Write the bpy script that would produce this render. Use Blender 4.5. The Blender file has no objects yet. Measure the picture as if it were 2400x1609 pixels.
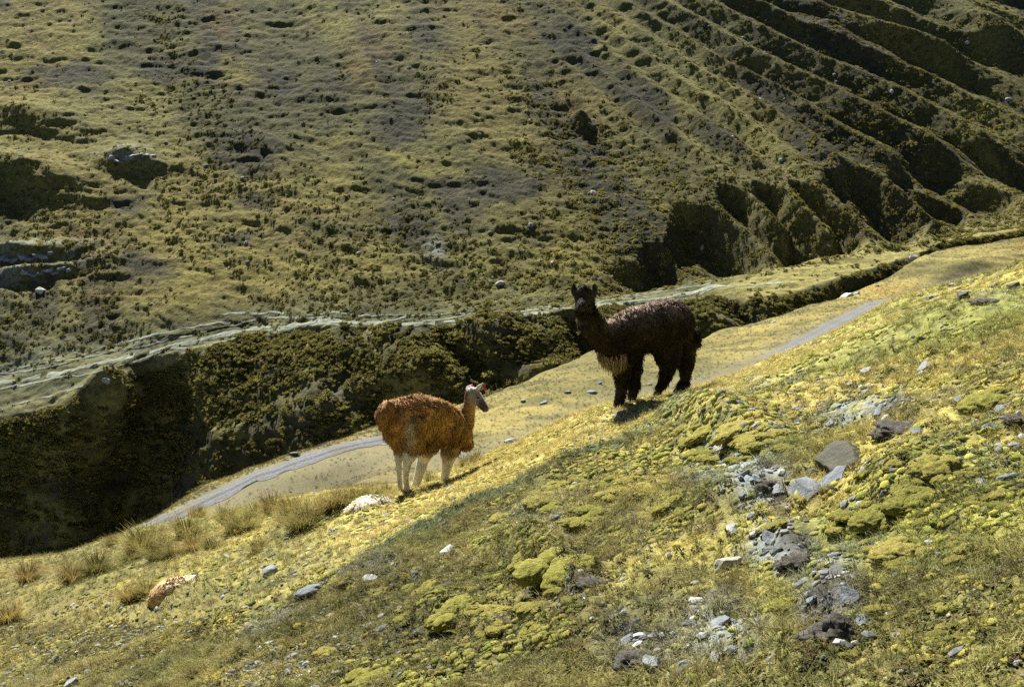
import bpy, bmesh, math, random
import numpy as np
from mathutils import Vector, Matrix, Euler
from mathutils.bvhtree import BVHTree

# ------------------------------------------------------------------ camera, sky, sun, exposure
scene = bpy.context.scene
C = scene.collection
PITCH = math.radians(12.0)
F = 2400 * 50.0 / 36.0
cam_d = bpy.data.cameras.new('camera'); cam_d.lens = 50; cam_d.sensor_width = 36
cam_d.clip_start = 0.05; cam_d.clip_end = 5000
cam = bpy.data.objects.new('camera', cam_d); C.objects.link(cam)
cam.rotation_euler = (math.radians(90) - PITCH, 0, 0)
scene.camera = cam

SUN_EL, SUN_AZ = math.radians(41.5), math.radians(20)      # azimuth: left of straight ahead
sdir = Vector((-math.cos(SUN_EL) * math.sin(SUN_AZ), math.cos(SUN_EL) * math.cos(SUN_AZ), math.sin(SUN_EL)))
world = bpy.data.worlds.new('World'); scene.world = world; world.use_nodes = True
wn = world.node_tree.nodes; wn.clear()
sky = wn.new('ShaderNodeTexSky'); sky.sky_type = 'NISHITA'; sky.sun_disc = False
sky.sun_elevation = SUN_EL; sky.sun_rotation = -SUN_AZ; sky.altitude = 4300; sky.air_density = 0.6; sky.dust_density = 0.15
bg = wn.new('ShaderNodeBackground'); bg.inputs['Strength'].default_value = 0.05
wo = wn.new('ShaderNodeOutputWorld')
world.node_tree.links.new(sky.outputs[0], bg.inputs[0]); world.node_tree.links.new(bg.outputs[0], wo.inputs[0])
sun_d = bpy.data.lights.new('sun', 'SUN'); sun_d.energy = 5.0; sun_d.angle = math.radians(0.53); sun_d.color = (1.0, 0.985, 0.90)
sun = bpy.data.objects.new('sun', sun_d); C.objects.link(sun)
sun.rotation_euler = sdir.to_track_quat('Z', 'Y').to_euler()
scene.view_settings.view_transform = 'Standard'; scene.view_settings.look = 'None'
scene.view_settings.exposure = 1.25; scene.view_settings.gamma = 1.0
scene.render.engine = 'CYCLES'
scene.cycles.use_denoising = False
scene.cycles.max_bounces = 4; scene.cycles.diffuse_bounces = 1; scene.cycles.transparent_max_bounces = 4
scene.render.film_transparent = False

rng = np.random.default_rng(7)
random.seed(7)
D2R = math.pi / 180

# ------------------------------------------------------------------ noise
def _hash(ix, iy, iz, seed):
    h = ix.astype(np.uint32) * np.uint32(374761393) + iy.astype(np.uint32) * np.uint32(668265263) + iz.astype(np.uint32) * np.uint32(2147483647) + np.uint32((seed * 974634521) & 0xFFFFFFFF)
    h = (h ^ (h >> np.uint32(13))) * np.uint32(1274126177)
    h ^= h >> np.uint32(16)
    return (h & np.uint32(0xFFFFFF)).astype(np.float32) * np.float32(1.0 / 0xFFFFFF)
def n2(x, y, seed=0):
    x = np.asarray(x, np.float32); y = np.asarray(y, np.float32)
    xi = np.floor(x); yi = np.floor(y); fx = x - xi; fy = y - yi
    xi = xi.astype(np.int32).astype(np.uint32); yi = yi.astype(np.int32).astype(np.uint32)
    fx = fx * fx * (3 - 2 * fx); fy = fy * fy * (3 - 2 * fy)
    K1 = np.uint32(374761393); K2 = np.uint32(668265263); hx = xi * K1 + np.uint32((seed * 974634521) & 0xFFFFFFFF); hy = yi * K2
    def fin(h):
        h = (h ^ (h >> np.uint32(13))) * np.uint32(1274126177); h ^= h >> np.uint32(16)
        return (h & np.uint32(0xFFFFFF)).astype(np.float32) * np.float32(1.0 / 0xFFFFFF)
    a = fin(hx + hy); b = fin(hx + K1 + hy); c = fin(hx + hy + K2); d = fin(hx + K1 + hy + K2)
    return (a + (b - a) * fx) * (1 - fy) + (c + (d - c) * fx) * fy
def fbm(x, y, octv=4, seed=0, gain=0.5, lac=2.03):
    t = 0; amp = 1; s = 0
    for o in range(octv):
        t = t + amp * (n2(x, y, seed + o * 17) * 2 - 1); s += amp
        x, y = (x * 0.8 - y * 0.6) * lac, (x * 0.6 + y * 0.8) * lac; amp *= gain
    return t / s
def fbm_s(x, y, octv=4, seed=0, gain=0.5, lac=2.03):      # no rotation between octaves: keeps a stretch direction
    t = 0; amp = 1; s = 0
    for o in range(octv):
        t = t + amp * (n2(x + o * 31.7, y - o * 12.3, seed + o * 17) * 2 - 1); s += amp
        x, y = x * lac, y * lac; amp *= gain
    return t / s
def n3(p, seed=0):
    i = np.floor(p); f = p - i; i = i.astype(np.int32); f = f * f * (3 - 2 * f)
    r = 0
    for dx in (0, 1):
        for dy in (0, 1):
            for dz in (0, 1):
                w = (f[:, 0] if dx else 1 - f[:, 0]) * (f[:, 1] if dy else 1 - f[:, 1]) * (f[:, 2] if dz else 1 - f[:, 2])
                r = r + w * _hash(i[:, 0] + dx, i[:, 1] + dy, i[:, 2] + dz, seed)
    return r
def fbm3(p, octv=3, seed=0):
    t = 0; a = 1; s = 0
    for o in range(octv):
        t = t + a * (n3(p, seed + o * 13) * 2 - 1); s += a; p = p * 2.1 + 3.7; a *= .5
    return t / s
def sst(a, b, x):
    t = np.clip((x - a) / (b - a), 0, 1); return t * t * (3 - 2 * t)

# ------------------------------------------------------------------ camera geometry (used to survey the place)
cp, sp = math.cos(PITCH), math.sin(PITCH)
def ray(px, py):
    a = (np.asarray(px, float) - 1200) / F; b = (804.5 - np.asarray(py, float)) / F
    return a, cp + sp * b, -sp + cp * b
def at_D(px, py, D):
    x, y, z = ray(px, py); t = D / y; return t * x, D + 0 * t, t * z
def at_z(px, py, zz):
    x, y, z = ray(px, py); t = zz / z; return t * x, t * y, t * z
def project(x, y, z):
    d = y * cp - z * sp; u = y * sp + z * cp
    return 1200 + F * x / d, 804.5 - F * u / d

# ------------------------------------------------------------------ terrain: survey lines lofted into one surface
PX = np.concatenate([np.arange(-2400, -70, 18), np.arange(-70, 2471, 2.4), np.arange(2480, 4800, 18)]).astype(float)
NC = len(PX)
def cv(*pts, smooth=26):
    xs = [p[0] for p in pts]; ys = [p[1] for p in pts]
    xx = np.arange(-1100, 3501, 2.0); yy = np.interp(xx, xs, ys)
    k = np.hanning(smooth + 2)[1:-1]; k /= k.sum()
    yy = np.convolve(np.pad(yy, len(k), mode='edge'), k, mode='same')[len(k):-len(k)]
    return np.interp(PX, xx, yy)
def from_py_D(py, D): x, y, z = at_D(PX, py, D); return y, z
def from_py_z(py, zz): x, y, z = at_z(PX, py, zz); return y, z
def march(prev, py, slope):
    D0, z0 = prev; x, y, z = ray(PX, py); k = z / y; ts = np.tan(slope * D2R)
    D = (z0 - ts * D0) / (k - ts); return D, k * D

def plane_D(py, a=.377, b=-.183, c=-1.6):
    x, y, z = ray(PX, py); return c / (z / y - a * x / y - b)
curves = []; rows = []
D = np.full(NC, 1.1); curves.append((D, -1.62 + .05 * (PX - 1200) / 1200))
k1 = np.full(NC, 1625.)
curves.append(from_py_D(k1, np.clip(plane_D(k1), 3.2, 14))); rows.append(44)
k2py = cv((-1000, 1500), (0, 1470), (400, 1455), (640, 1425), (1000, 1262), (1240, 1155), (1400, 1075), (1550, 1005), (1750, 935), (1900, 880), (2150, 800), (2400, 750), (3400, 620))
k2D = np.clip(plane_D(k2py), 8.5, 17); curves.append(from_py_D(k2py, k2D)); rows.append(170)
k3py = cv((-1000, 1480), (-300, 1360), (0, 1318), (150, 1300), (260, 1262), (330, 1240), (400, 1232), (520, 1205), (700, 1166), (800, 1152), (900, 1150), (945, 1146), (1050, 1108), (1100, 1085), (1240, 1022), (1350, 972), (1430, 948), (1500, 938), (1583, 932), (1640, 916), (1750, 874), (1850, 830), (1950, 786), (2050, 728), (2120, 692), (2200, 672), (2300, 648), (2400, 616), (2700, 560), (3400, 430), smooth=16)
k3D = cv((-1000, 30), (0, 25), (400, 22), (700, 18.8), (945, 16.6), (1250, 16.4), (1450, 16.5), (1640, 17.6), (1850, 20), (2100, 23), (2400, 26), (3400, 32))
curves.append(from_py_D(k3py, k3D)); rows.append(110)
# track
rpy = cv((-1000, 1800), (0, 1420), (300, 1262), (350, 1238), (450, 1188), (600, 1117), (750, 1064), (900, 1029), (950, 1024), (1000, 1032), (1050, 1052), (1100, 1078), (1200, 1062), (1350, 1010), (1500, 958), (1640, 918), (1750, 880), (1810, 846), (1950, 774), (2030, 728), (2110, 702), (2230, 672), (2400, 640), (3400, 520))
rth = .78 * cv((-1000, 22), (450, 18), (600, 17), (750, 14), (900, 10), (1300, 10), (1800, 28), (1950, 31), (2030, 21), (2110, 7), (2400, 4), (3400, 4))
rz = cv((-1000, -13.4), (0, -13.2), (1200, -13), (3400, -12.6))
near_e = from_py_z(rpy + rth, rz); far_e = from_py_z(rpy - rth, rz)
dip = cv((-1000, .3), (300, .3), (650, .2), (800, .35), (1000, .6), (1300, .9), (1600, 1.2), (3400, 1.2))
k4D = curves[-1][0] * .5 + near_e[0] * .5; k4z = curves[-1][1] * .5 + near_e[1] * .5 - dip
curves.append((k4D, k4z)); rows.append(26)
curves.append(near_e); rows.append(34)
curves.append(far_e); rows.append(14)
rimpy = cv((-1000, 1700), (0, 1400), (250, 1290), (350, 1222), (480, 1133), (690, 1064), (880, 1006), (1000, 972), (1150, 932), (1330, 852), (1400, 816), (1640, 795), (1750, 762), (1850, 735), (1950, 702), (2080, 652), (2120, 626), (2200, 584), (2400, 556), (3400, 470), smooth=16)
rimz = cv((-1000, -14.6), (0, -14.4), (400, -13.7), (700, -13.8), (1150, -13.9), (1640, -13.9), (1900, -13.5), (2120, -12.7), (2400, -11.8), (3400, -9))
rim = from_py_z(rimpy, rimz); rim = (np.maximum(rim[0], far_e[0] + .35), rim[1])
curves.append(rim); rows.append(76)
# far bank
bpy_ = cv((-1000, 1060), (0, 1000), (150, 955), (270, 880), (420, 836), (600, 792), (700, 772), (1000, 762), (1340, 737), (1620, 704), (1750, 700), (1850, 690), (1950, 664), (2060, 628), (2140, 602), (2400, 546), (3400, 440), smooth=20)
bz = cv((-1000, -25), (0, -23), (270, -20.5), (420, -19), (600, -18), (700, -17), (1000, -16), (1340, -15), (1620, -14.2), (1900, -13.5), (2140, -12.6), (2400, -11.6), (3400, -8.5))
btop = from_py_z(bpy_, bz)
tz = cv((-1000, -36), (0, -33), (430, -29), (600, -26.5), (900, -23.5), (1200, -20.5), (1400, -18.6), (1640, -16.4), (1950, -14.6), (2140, -13.2), (2400, -12.4), (3400, -9.6))
gap = cv((-1000, 5.5), (0, 4.6), (200, 4.6), (300, 3.8), (410, 4.6), (500, 15), (620, 16.5), (900, 12.5), (1000, 11.5), (1200, 9.5), (1400, 6.5), (1640, 4.6), (1950, 1.7), (2140, 1.0), (2400, 1.0), (3400, 1))
toe = (btop[0] - gap, tz)
bed = (np.minimum(toe[0] - 1.0, rim[0] + np.maximum(1.2, (toe[0] - rim[0]) * .6)), tz - .25)
bed = (np.maximum(bed[0], rim[0] + .4), bed[1])
toe = (np.maximum(toe[0], bed[0] + .4), toe[1])
curves.append(bed); rows.append(14)
curves.append(toe); rows.append(8)
curves.append((np.maximum(btop[0], toe[0] + .5), btop[1])); rows.append(150)
k11py = cv((-1000, 920), (0, 858), (300, 803), (560, 765), (700, 750), (1000, 735), (1340, 712), (1640, 652), (1800, 634), (1900, 604), (2060, 586), (2140, 572), (2400, 528), (3400, 410))
cur = march(curves[-1], k11py, cv((-1000, 22), (300, 22), (700, 14), (2000, 10), (3400, 10))); curves.append(cur); rows.append(44)
frac = [.30, .58, .80, 1.0, 1.18, 1.5]
slopes = [cv((-1000, 27), (600, 24), (1200, 25), (1500, 25), (2300, 22), (3400, 22)),
          cv((-1000, 29), (600, 27), (1300, 28), (1700, 26), (2300, 23), (3400, 23)),
          cv((-1000, 28), (600, 28), (1300, 28), (1700, 26), (2300, 24), (3400, 24)),
          cv((-1000, 30), (300, 27), (1300, 28), (1750, 27), (2000, 28), (3400, 28)),
          cv((-1000, 28), (1600, 28), (1900, 33), (3400, 34)),
          cv((-1000, 26), (3400, 30))]
for fr, s, n in zip(frac, slopes, (80, 76, 62, 56, 22, 10)):
    cur = march(cur, k11py * (1 - fr), s)
    xx_ = np.arange(-1000, 3386, 4.0); kk_ = np.hanning(130 if fr < .5 else 190); kk_ /= kk_.sum(); yy_ = np.interp(xx_, PX, cur[0])
    yy_ = np.convolve(np.pad(yy_, len(kk_), mode='reflect', reflect_type='odd'), kk_, mode='same')[len(kk_):-len(kk_)]
    cur = from_py_D(k11py * (1 - fr), np.interp(PX, xx_, yy_)); curves.append(cur); rows.append(n)
for dd, dz in ((40, 12), (200, 30)):
    cur = (cur[0] + dd, cur[1] + dz); curves.append(cur); rows.append(4)

Dk = np.array([c[0] for c in curves]); Zk = np.array([c[1] for c in curves]); K = len(curves)
h = np.sqrt(np.diff(Dk, axis=0) ** 2 + np.diff(Zk, axis=0) ** 2) + 1e-6
def tangents(V):
    d = np.diff(V, axis=0) / h; m = np.zeros_like(V); m[0] = d[0]; m[-1] = d[-1]
    w1 = 2 * h[1:] + h[:-1]; w2 = h[1:] + 2 * h[:-1]
    same = (d[:-1] * d[1:]) > 0
    with np.errstate(divide='ignore', invalid='ignore'):
        hm = (w1 + w2) / (w1 / d[:-1] + w2 / d[1:])
    m[1:-1] = np.where(same, hm, 0); return m
mD, mZ = tangents(Dk), tangents(Zk)
GY, GZ, SEG = [], [], []; start = []
for k in range(K - 1):
    n = rows[k]; start.append(sum(rows[:k]))
    for i in range(n if k < K - 2 else n + 1):
        t = i / n; h00 = 2 * t**3 - 3 * t * t + 1; h10 = t**3 - 2 * t * t + t; h01 = -2 * t**3 + 3 * t * t; h11 = t**3 - t * t
        GY.append(h00 * Dk[k] + h10 * h[k] * mD[k] + h01 * Dk[k + 1] + h11 * h[k] * mD[k + 1])
        GZ.append(h00 * Zk[k] + h10 * h[k] * mZ[k] + h01 * Zk[k + 1] + h11 * h[k] * mZ[k + 1]); SEG.append(k + t)
GY = np.array(GY); GZ = np.array(GZ); SEG = np.array(SEG); NR = len(SEG)
GX = (PX[None, :] - 1200) / F * (GY * cp - GZ * sp)
_, PYG = project(GX, GY, GZ); PXG = np.broadcast_to(PX[None, :], PYG.shape)
P = np.stack([GX, GY, GZ], -1)
def grid_normals(P):
    du = np.gradient(P, axis=1); dv = np.gradient(P, axis=0); n = np.cross(du, dv)
    n /= np.linalg.norm(n, axis=-1, keepdims=True) + 1e-9; n[n[..., 2] < 0] *= -1; return n
N0 = grid_normals(P)
SG = SEG[:, None]
S_NEAR, S_ROAD0, S_ROAD1, S_RIM, S_TOE, S_TOP, S_HILL = 3, 5, 6, 7, 9, 10, 11

# --- relief, zone by zone
disp = np.zeros(PYG.shape, np.float32)
def zone(lo, hi): i = np.where((SEG >= lo) & (SEG <= hi))[0]; return slice(i[0], i[-1] + 1)
def use(zs):
    global zx, zy, zz, zpx, zpy, zs_, zn
    zx, zy, zz, zpx, zpy, zs_ = GX[zs].astype(np.float32), GY[zs].astype(np.float32), GZ[zs].astype(np.float32), PXG[zs].astype(np.float32), PYG[zs].astype(np.float32), SG[zs].astype(np.float32)
def blob(cx, cy, rx, ry, ang=0, wx=None, power=2):
    c, s = math.cos(ang * D2R), math.sin(ang * D2R)
    x = zpx - cx; y = zpy - cy
    if wx is not None: x = x + wx[0]; y = y + wx[1]
    u = np.abs(x * c + y * s) / rx; v = np.abs(-x * s + y * c) / ry
    if power == 2: e = u * u + v * v
    elif power == 4: e = u * u; e = e * e; v = v * v; e = e + v * v
    else: e = u ** power + v ** power
    return np.exp(-e)
SL = np.concatenate([np.zeros((1, NC)), np.cumsum(np.sqrt(np.diff(GY, axis=0) ** 2 + np.diff(GZ, axis=0) ** 2), axis=0)], 0).astype(np.float32)
# foreground: hummocks, a raised nearer bank, small roughness
Z_F = zone(0, 3.35); use(Z_F); fg = 1 - sst(3.0, 3.35, zs_)
d_ = fg * (1 - .75 * sst(2.6, 3.0, zs_)) * (.10 * fbm(zx * .55, zy * .55, 3, 5) + .045 * fbm(zx * 2.1, zy * 2.1, 3, 9))
bil = 1 - np.abs(fbm(zx * 3.6, zy * 3.6, 3, 23)) * 2.2
d_ = d_ + fg * (.024 * fbm(zx * 7, zy * 7, 3, 21) + .045 * bil * (1 - .6 * sst(2.05, 2.3, zs_)))
bank_near = sst(1.30, 1.98, zs_) * (1 - sst(1.98, 2.10, zs_))
d_ = d_ + bank_near * .07 * sst(560, 900, zpx) * (1 - sst(1700, 2000, zpx))
for cx, cy, rx, ry, a, hgt in ((420, 1402, 90, 20, -14, .14), (880, 1192, 110, 18, -16, .12), (1290, 1335, 90, 40, 10, .24), (1710, 1010, 130, 38, 8, .25), (1060, 1440, 70, 26, 0, .10), (2130, 1180, 110, 40, 0, .10), (1700, 1180, 120, 40, 0, .08), (1860, 1290, 60, 36, 0, .05), (1955, 1420, 75, 60, 0, .06), (2110, 975, 80, 26, 0, .10), (1500, 1505, 80, 46, 0, .05), (2180, 1150, 190, 60, -20, .07)):
    d_ = d_ + fg * blob(cx, cy, rx, ry, a) * hgt
disp[Z_F] += d_
# ground between crest and track, and the meadow beyond
Z_M = zone(3.02, 7.2); use(Z_M)
md = sst(3.1, 3.6, zs_) * (1 - sst(6.95, 7.2, zs_)); road_m = sst(4.85, 5.0, zs_) * (1 - sst(6.0, 6.15, zs_))
d_ = md * (1 - road_m) * (.22 * fbm(zx * .22, zy * .22, 3, 33) * (1 - sst(4.4, 5, zs_) * (1 - sst(6, 6.5, zs_))) + .10 * fbm(zx * 1.3, zy * 1.3, 4, 35))
d_ = d_ - blob(770, 1118, 110, 16, -14) * .5 * sst(3.02, 3.2, zs_) * (1 - sst(4.8, 5, zs_))
d_ = d_ + blob(2270, 634, 70, 12, -4) * .8 * sst(6.2, 6.5, zs_) * (1 - sst(7, 7.2, zs_))
disp[Z_M] += d_
# ravine bank
Z_B = zone(6.98, 10.36); use(Z_B)
bk = sst(7.0, 7.3, zs_) * (1 - sst(10.0, 10.35, zs_))
bm = np.clip(cv((-1000, 1), (1100, 1), (1600, .45), (2000, .2), (2300, .12), (3400, .12)), 0, 1)[None, :]
d_ = bk * bm * (.8 * fbm(zx * .16 + 3, zz * .13, 3, 41) + .40 * fbm(zx * .7, zz * .8 + zy * .3, 4, 43))
warp = (28 * fbm(zx * .25, zz * .3 + zy * .1, 3, 44), 22 * fbm(zx * .25, zz * .3 + zy * .1, 3, 45))
for cx, cy, rx, ry, a, hgt in ((355, 985, 60, 150, 8, -2.4), (235, 955, 48, 100, -8, 2.2), (110, 1120, 150, 60, -10, -1.0), (960, 965, 85, 34, 8, -1.8), (1000, 880, 90, 45, 15, 1.3), (760, 980, 120, 90, 30, .8), (1100, 850, 40, 75, -42, -1.0), (1370, 790, 24, 70, -30, -1.7), (1440, 760, 60, 40, 0, .6), (560, 1040, 90, 60, -20, .8), (1740, 745, 40, 20, 30, -.9), (1690, 765, 70, 30, 10, .7), (1180, 800, 80, 40, 10, .8), (1280, 890, 60, 25, -20, .7), (1990, 660, 50, 12, -20, .4)):
    d_ = d_ + bk * blob(cx, cy, rx, ry, a, warp) * hgt
disp[Z_B] += d_
# far hillside
Z_H = zone(9.98, 99); use(Z_H); zl = zz * 2.1; zu = zx + .33 * zl
hl = sst(10.9, 11.25, zs_); bench = sst(10, 10.2, zs_) * (1 - hl)
d_ = bench * (.14 * fbm(zx * .3, zy * .9, 3, 51) + .08 * fbm(zx * .9, zy * 2.6, 4, 52))
d_ = d_ + hl * (.9 * fbm(zx * .035 + 7, zl * .03, 3, 61) + .30 * fbm_s(zu * .26, zl * .06, 3, 62))
tw = 1.2 * fbm(zx * .2, zl * .2, 2, 66)
d_ = d_ + (hl * (1 - .5 * sst(1350, 1700, zpx)) + .5 * bench) * (.18 * fbm_s(zx * .45, zl * 1.15 + tw, 3, 63) + .12 * fbm(zx * 1.6, zl * 2.2, 4, 64))
hwarp = (24 * fbm(zx * .25, zl * .25, 2, 44), 14 * fbm(zx * .25, zl * .25, 2, 45))
wq = 20 * fbm(zx * .11, zl * .11, 3, 71) + 7 * fbm(zx * .5, zl * .5, 3, 72)
def rib(pts, w_left, w_right, amp):
    (x0, y0), (x1, y1) = pts; L = math.hypot(x1 - x0, y1 - y0); ux, uy = (x1 - x0) / L, (y1 - y0) / L
    al = ((zpx - x0) * ux + (zpy - y0) * uy) / L; d = (zpx - x0) * uy - (zpy - y0) * ux + wq * .6   # d>0 to the upper right
    m = sst(-.5, .0, al) * (1 - sst(.85, 1.12, al))
    prof = np.where(d < 0, np.clip(1 + d / w_left, 0, 1), np.clip(1 - d / w_right, 0, 1))
    return amp * m * prof
low_r = [((1500, 500), (1640, 660), 34, 60, 1.2), ((1560, 385), (1835, 630), 44, 44, 2.2), ((1672, 375), (1850, 560), 46, 44, 2.1), ((1735, 362), (1965, 575), 46, 48, 2.2),
         ((1826, 370), (2080, 592), 48, 44, 2.3), ((1930, 380), (2050, 520), 30, 34, 1.1), ((2050, 390), (2225, 565), 50, 50, 2.0), ((2160, 440), (2380, 556), 40, 44, 1.7), ((2280, 415), (2480, 500), 50, 54, 1.7), ((1440, 470), (1500, 640), 30, 40, .7)]
rr = 0
for a, b, wl, wr, am in low_r: rr = np.maximum(rr, rib((a, b), wl * 1.1, wr * 1.3, am * 1.0))
lowm = sst(1540, 1700, zpx + .9 * (zpy - 480)) * sst(360, 450, zpy + .12 * (zpx - 1900)) * (1 - sst(.0, 60, zpy - (660 - .27 * (zpx - 1640))))
d_ = d_ + hl * np.minimum(.15 * rr, rr - 1.7 * lowm)
th = np.arctan2(zpy + 500, zpx - 600) + wq * .00035
ph = -th / .040; ph = ph + 1.2 * n2(ph * .45, ph * 0 + 3.3, 77); fr = ph - np.floor(ph)
saw = np.where(fr < .52, fr / .52, (1 - fr) / .48)
am = (.35 + .9 * n2(ph * .9, zl * .02, 78)) * sst(1020, 1480, zpx - zpy * .35) * (1 - sst(330, 470, zpy + .12 * (1900 - zpx)))
am = am * np.clip(.55 + .45 * sst(1300, 1900, zpx), 0, 1); d_ = d_ + hl * .95 * am * (saw - .6)
for cx, cy, rx, ry, a, hgt in ((60, 268, 150, 30, 8, .8), (40, 415, 170, 46, 6, 1.7), (315, 378, 78, 26, 6, 1.1), (60, 600, 120, 14, -8, .8), (90, 640, 110, 12, -10, .7), (1375, 288, 22, 13, 20, .9), (560, 330, 120, 30, 10, .3), (2330, 60, 120, 24, 24, 1.7), (1950, 50, 150, 26, 22, 1.0), (2180, 110, 160, 22, 26, 1.0)):
    d_ = d_ + hl * blob(cx, cy, rx, ry, a, hwarp) * hgt
disp[Z_H] += d_
P = P + N0 * disp[..., None]
N1 = grid_normals(P)

# ------------------------------------------------------------------ ground colours (pigment, plus shade painted by the big moss mound)
def mixc(base, col, m): return base + (np.array(col, np.float32) - base) * m[..., None]
def tone(a, b, n): return np.array(a, np.float32) + (np.array(b, np.float32) - np.array(a, np.float32)) * n[..., None]
GOLD = (.45, .36, .10); YGRN = (.26, .265, .06); OLIVE = (.10, .105, .032); BROWN = (.11, .075, .035); GRIT = (.27, .28, .285); SOIL_AND_SHADE = (.055, .045, .035)
col = np.zeros(P.shape, np.float32)
def use2(zs):
    use(zs); return P[zs][..., 0].astype(np.float32), P[zs][..., 1].astype(np.float32), P[zs][..., 2].astype(np.float32)
X, Y, Zz = use2(Z_F)
nA = fbm(X * .9, Y * .9, 4, 81); nB = fbm(X * 3.3, Y * 3.3, 4, 82); nC = fbm(X * 12, Y * 12, 3, 83); nD = fbm(X * 3.3 + 5, Y * 3.3, 3, 86)
fc = tone((.25, .21, .065), GOLD, sst(-.35, .35, nA + .35 * nB))
fc = mixc(fc, YGRN, sst(.0, .4, fbm(X * .7 + 9, Y * .7, 3, 84)) * .6)
fc = mixc(fc, OLIVE, sst(.05, .38, nB + .5 * nC) * .75)
fc = mixc(fc, BROWN, sst(.08, .40, nC * .8 - nB * .3) * .7)
nearb = 1 - sst(1.9, 2.03, zs_)
fc = mixc(fc, (.15, .125, .045), nearb * sst(-.2, .35, fbm(X * .8, Y * .8 + 4, 3, 85)) * .3 * (1 - .5 * sst(2000, 2300, zpx)))
strip = sst(2.0, 2.12, zs_) * (1 - sst(3.0, 3.2, zs_)) * sst(600, 900, zpx) * (1 - sst(1900, 2200, zpx))
fc = mixc(fc, (.52, .41, .13), strip * (.55 + .3 * nB).clip(0, 1))
edge_l = sst(1.80, 1.97, zs_) * (1 - sst(1.99, 2.06, zs_)) * sst(600, 900, zpx) * (1 - sst(1850, 1950, zpx))
fc = mixc(fc, (.10, .12, .055), edge_l * (.6 + 1.2 * nB).clip(0, 1))
wp = (26 * nB + 14 * nC, 18 * nD + 8 * nC)
for cx, cy, rx, ry, a, s_ in ((1720, 1110, 95, 55, 12, 1.1), (1790, 1165, 65, 50, 0, 1.0), (1830, 1300, 75, 45, 0, 1.0), (1690, 1495, 95, 48, 0, 1.0), (1950, 1410, 75, 70, 0, .8), (1500, 1520, 80, 50, 0, .8), (2060, 960, 120, 26, 0, .75), (1590, 990, 60, 18, 0, .5), (1260, 1240, 90, 26, -25, .45), (640, 1450, 60, 20, -20, .6), (2330, 965, 60, 18, 0, .6), (2300, 1130, 70, 18, 0, .4), (2310, 690, 60, 16, 0, .7), (1800, 900, 70, 14, -12, .4), (880, 1360, 60, 18, -10, .4), (700, 1230, 60, 14, -10, .4), (2020, 1300, 60, 40, 0, .35)):
    fc = mixc(fc, GRIT, np.clip(blob(cx, cy, rx, ry, a, wp, 3) * s_ * (.8 + 1.2 * nC + .6 * nB), 0, 1))
for cx, cy, rx, ry, a in ((1955, 1425, 55, 60, 0), (1870, 1292, 40, 34, 0), (2105, 985, 55, 24, 0), (1505, 1512, 55, 42, 0), (1800, 1120, 26, 24, 0), (1820, 1190, 26, 26, 0), (2385, 968, 30, 16, 0), (1290, 1392, 90, 22, 8), (1370, 1365, 40, 45, 0)):  # last two patches paint shade at the foot and side of the moss mound
    fc = mixc(fc, SOIL_AND_SHADE, np.clip(blob(cx, cy, rx, ry, a, wp, 3) * .85, 0, 1))
fc = fc * np.array([1.04, 1.10, 1.08], np.float32)
fc = mixc(fc, (.075, .075, .03), np.clip(blob(1130, 1480, 420, 110, 0, wp) * (.75 + 1.2 * nB), 0, .85))
fc = mixc(fc, (.20, .165, .06), (1 - sst(100, 700, zpx + (1500 - zpy) * .2)) * .6)
col[Z_F] = fc
# beyond the crest
X, Y, Zz = use2(Z_M); mm = sst(3.0, 3.25, zs_); wpm = (30 * fbm(X * .5, Y * .5, 3, 89), 8 * fbm(X * .5, Y * .5, 3, 90))
mcol = tone((.165, .135, .045), (.33, .25, .08), sst(-.4, .4, fbm(X * .16, Y * .3, 4, 91)))
mcol = mixc(mcol, (.12, .105, .04), sst(-.1, .3, fbm(X * .9, Y * 1.3, 4, 92)) * .8)
mcol = mcol * np.array([.94, 1.0, 1.0], np.float32)
mcol = mixc(mcol, (.34, .225, .055), sst(.15, .5, fbm(X * .25 + 8, Y * .4, 3, 93)) * .5)
mcol = mixc(mcol, (.13, .10, .06), (1 - sst(4.9, 5.0, zs_)) * (.45 + .4 * fbm(X * .6, Y * .8, 3, 94)))
side = sst(4.6, 4.95, zs_) * (1 - sst(6.05, 6.3, zs_)); mcol = mixc(mcol, (.20, .18, .11), side * .6)
mcol = mixc(mcol, SOIL_AND_SHADE, np.clip(blob(770, 1120, 100, 14, -14, wpm) * 1.2, 0, 1) * (1 - sst(4.7, 4.95, zs_)) * .85)
mcol = mixc(mcol, (.06, .045, .03), np.clip(blob(2245, 648, 55, 9, -6) * 1.2, 0, 1) * .8)
col[Z_M] = col[Z_M] + (mcol - col[Z_M]) * mm[..., None]
# bank
X, Y, Zz = use2(Z_B)
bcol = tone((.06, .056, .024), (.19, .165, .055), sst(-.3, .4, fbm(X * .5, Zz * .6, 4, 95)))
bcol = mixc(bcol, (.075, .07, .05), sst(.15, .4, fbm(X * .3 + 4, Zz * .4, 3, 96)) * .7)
col[Z_B] = col[Z_B] + (bcol - col[Z_B]) * sst(7.0, 7.15, zs_)[..., None]
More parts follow.
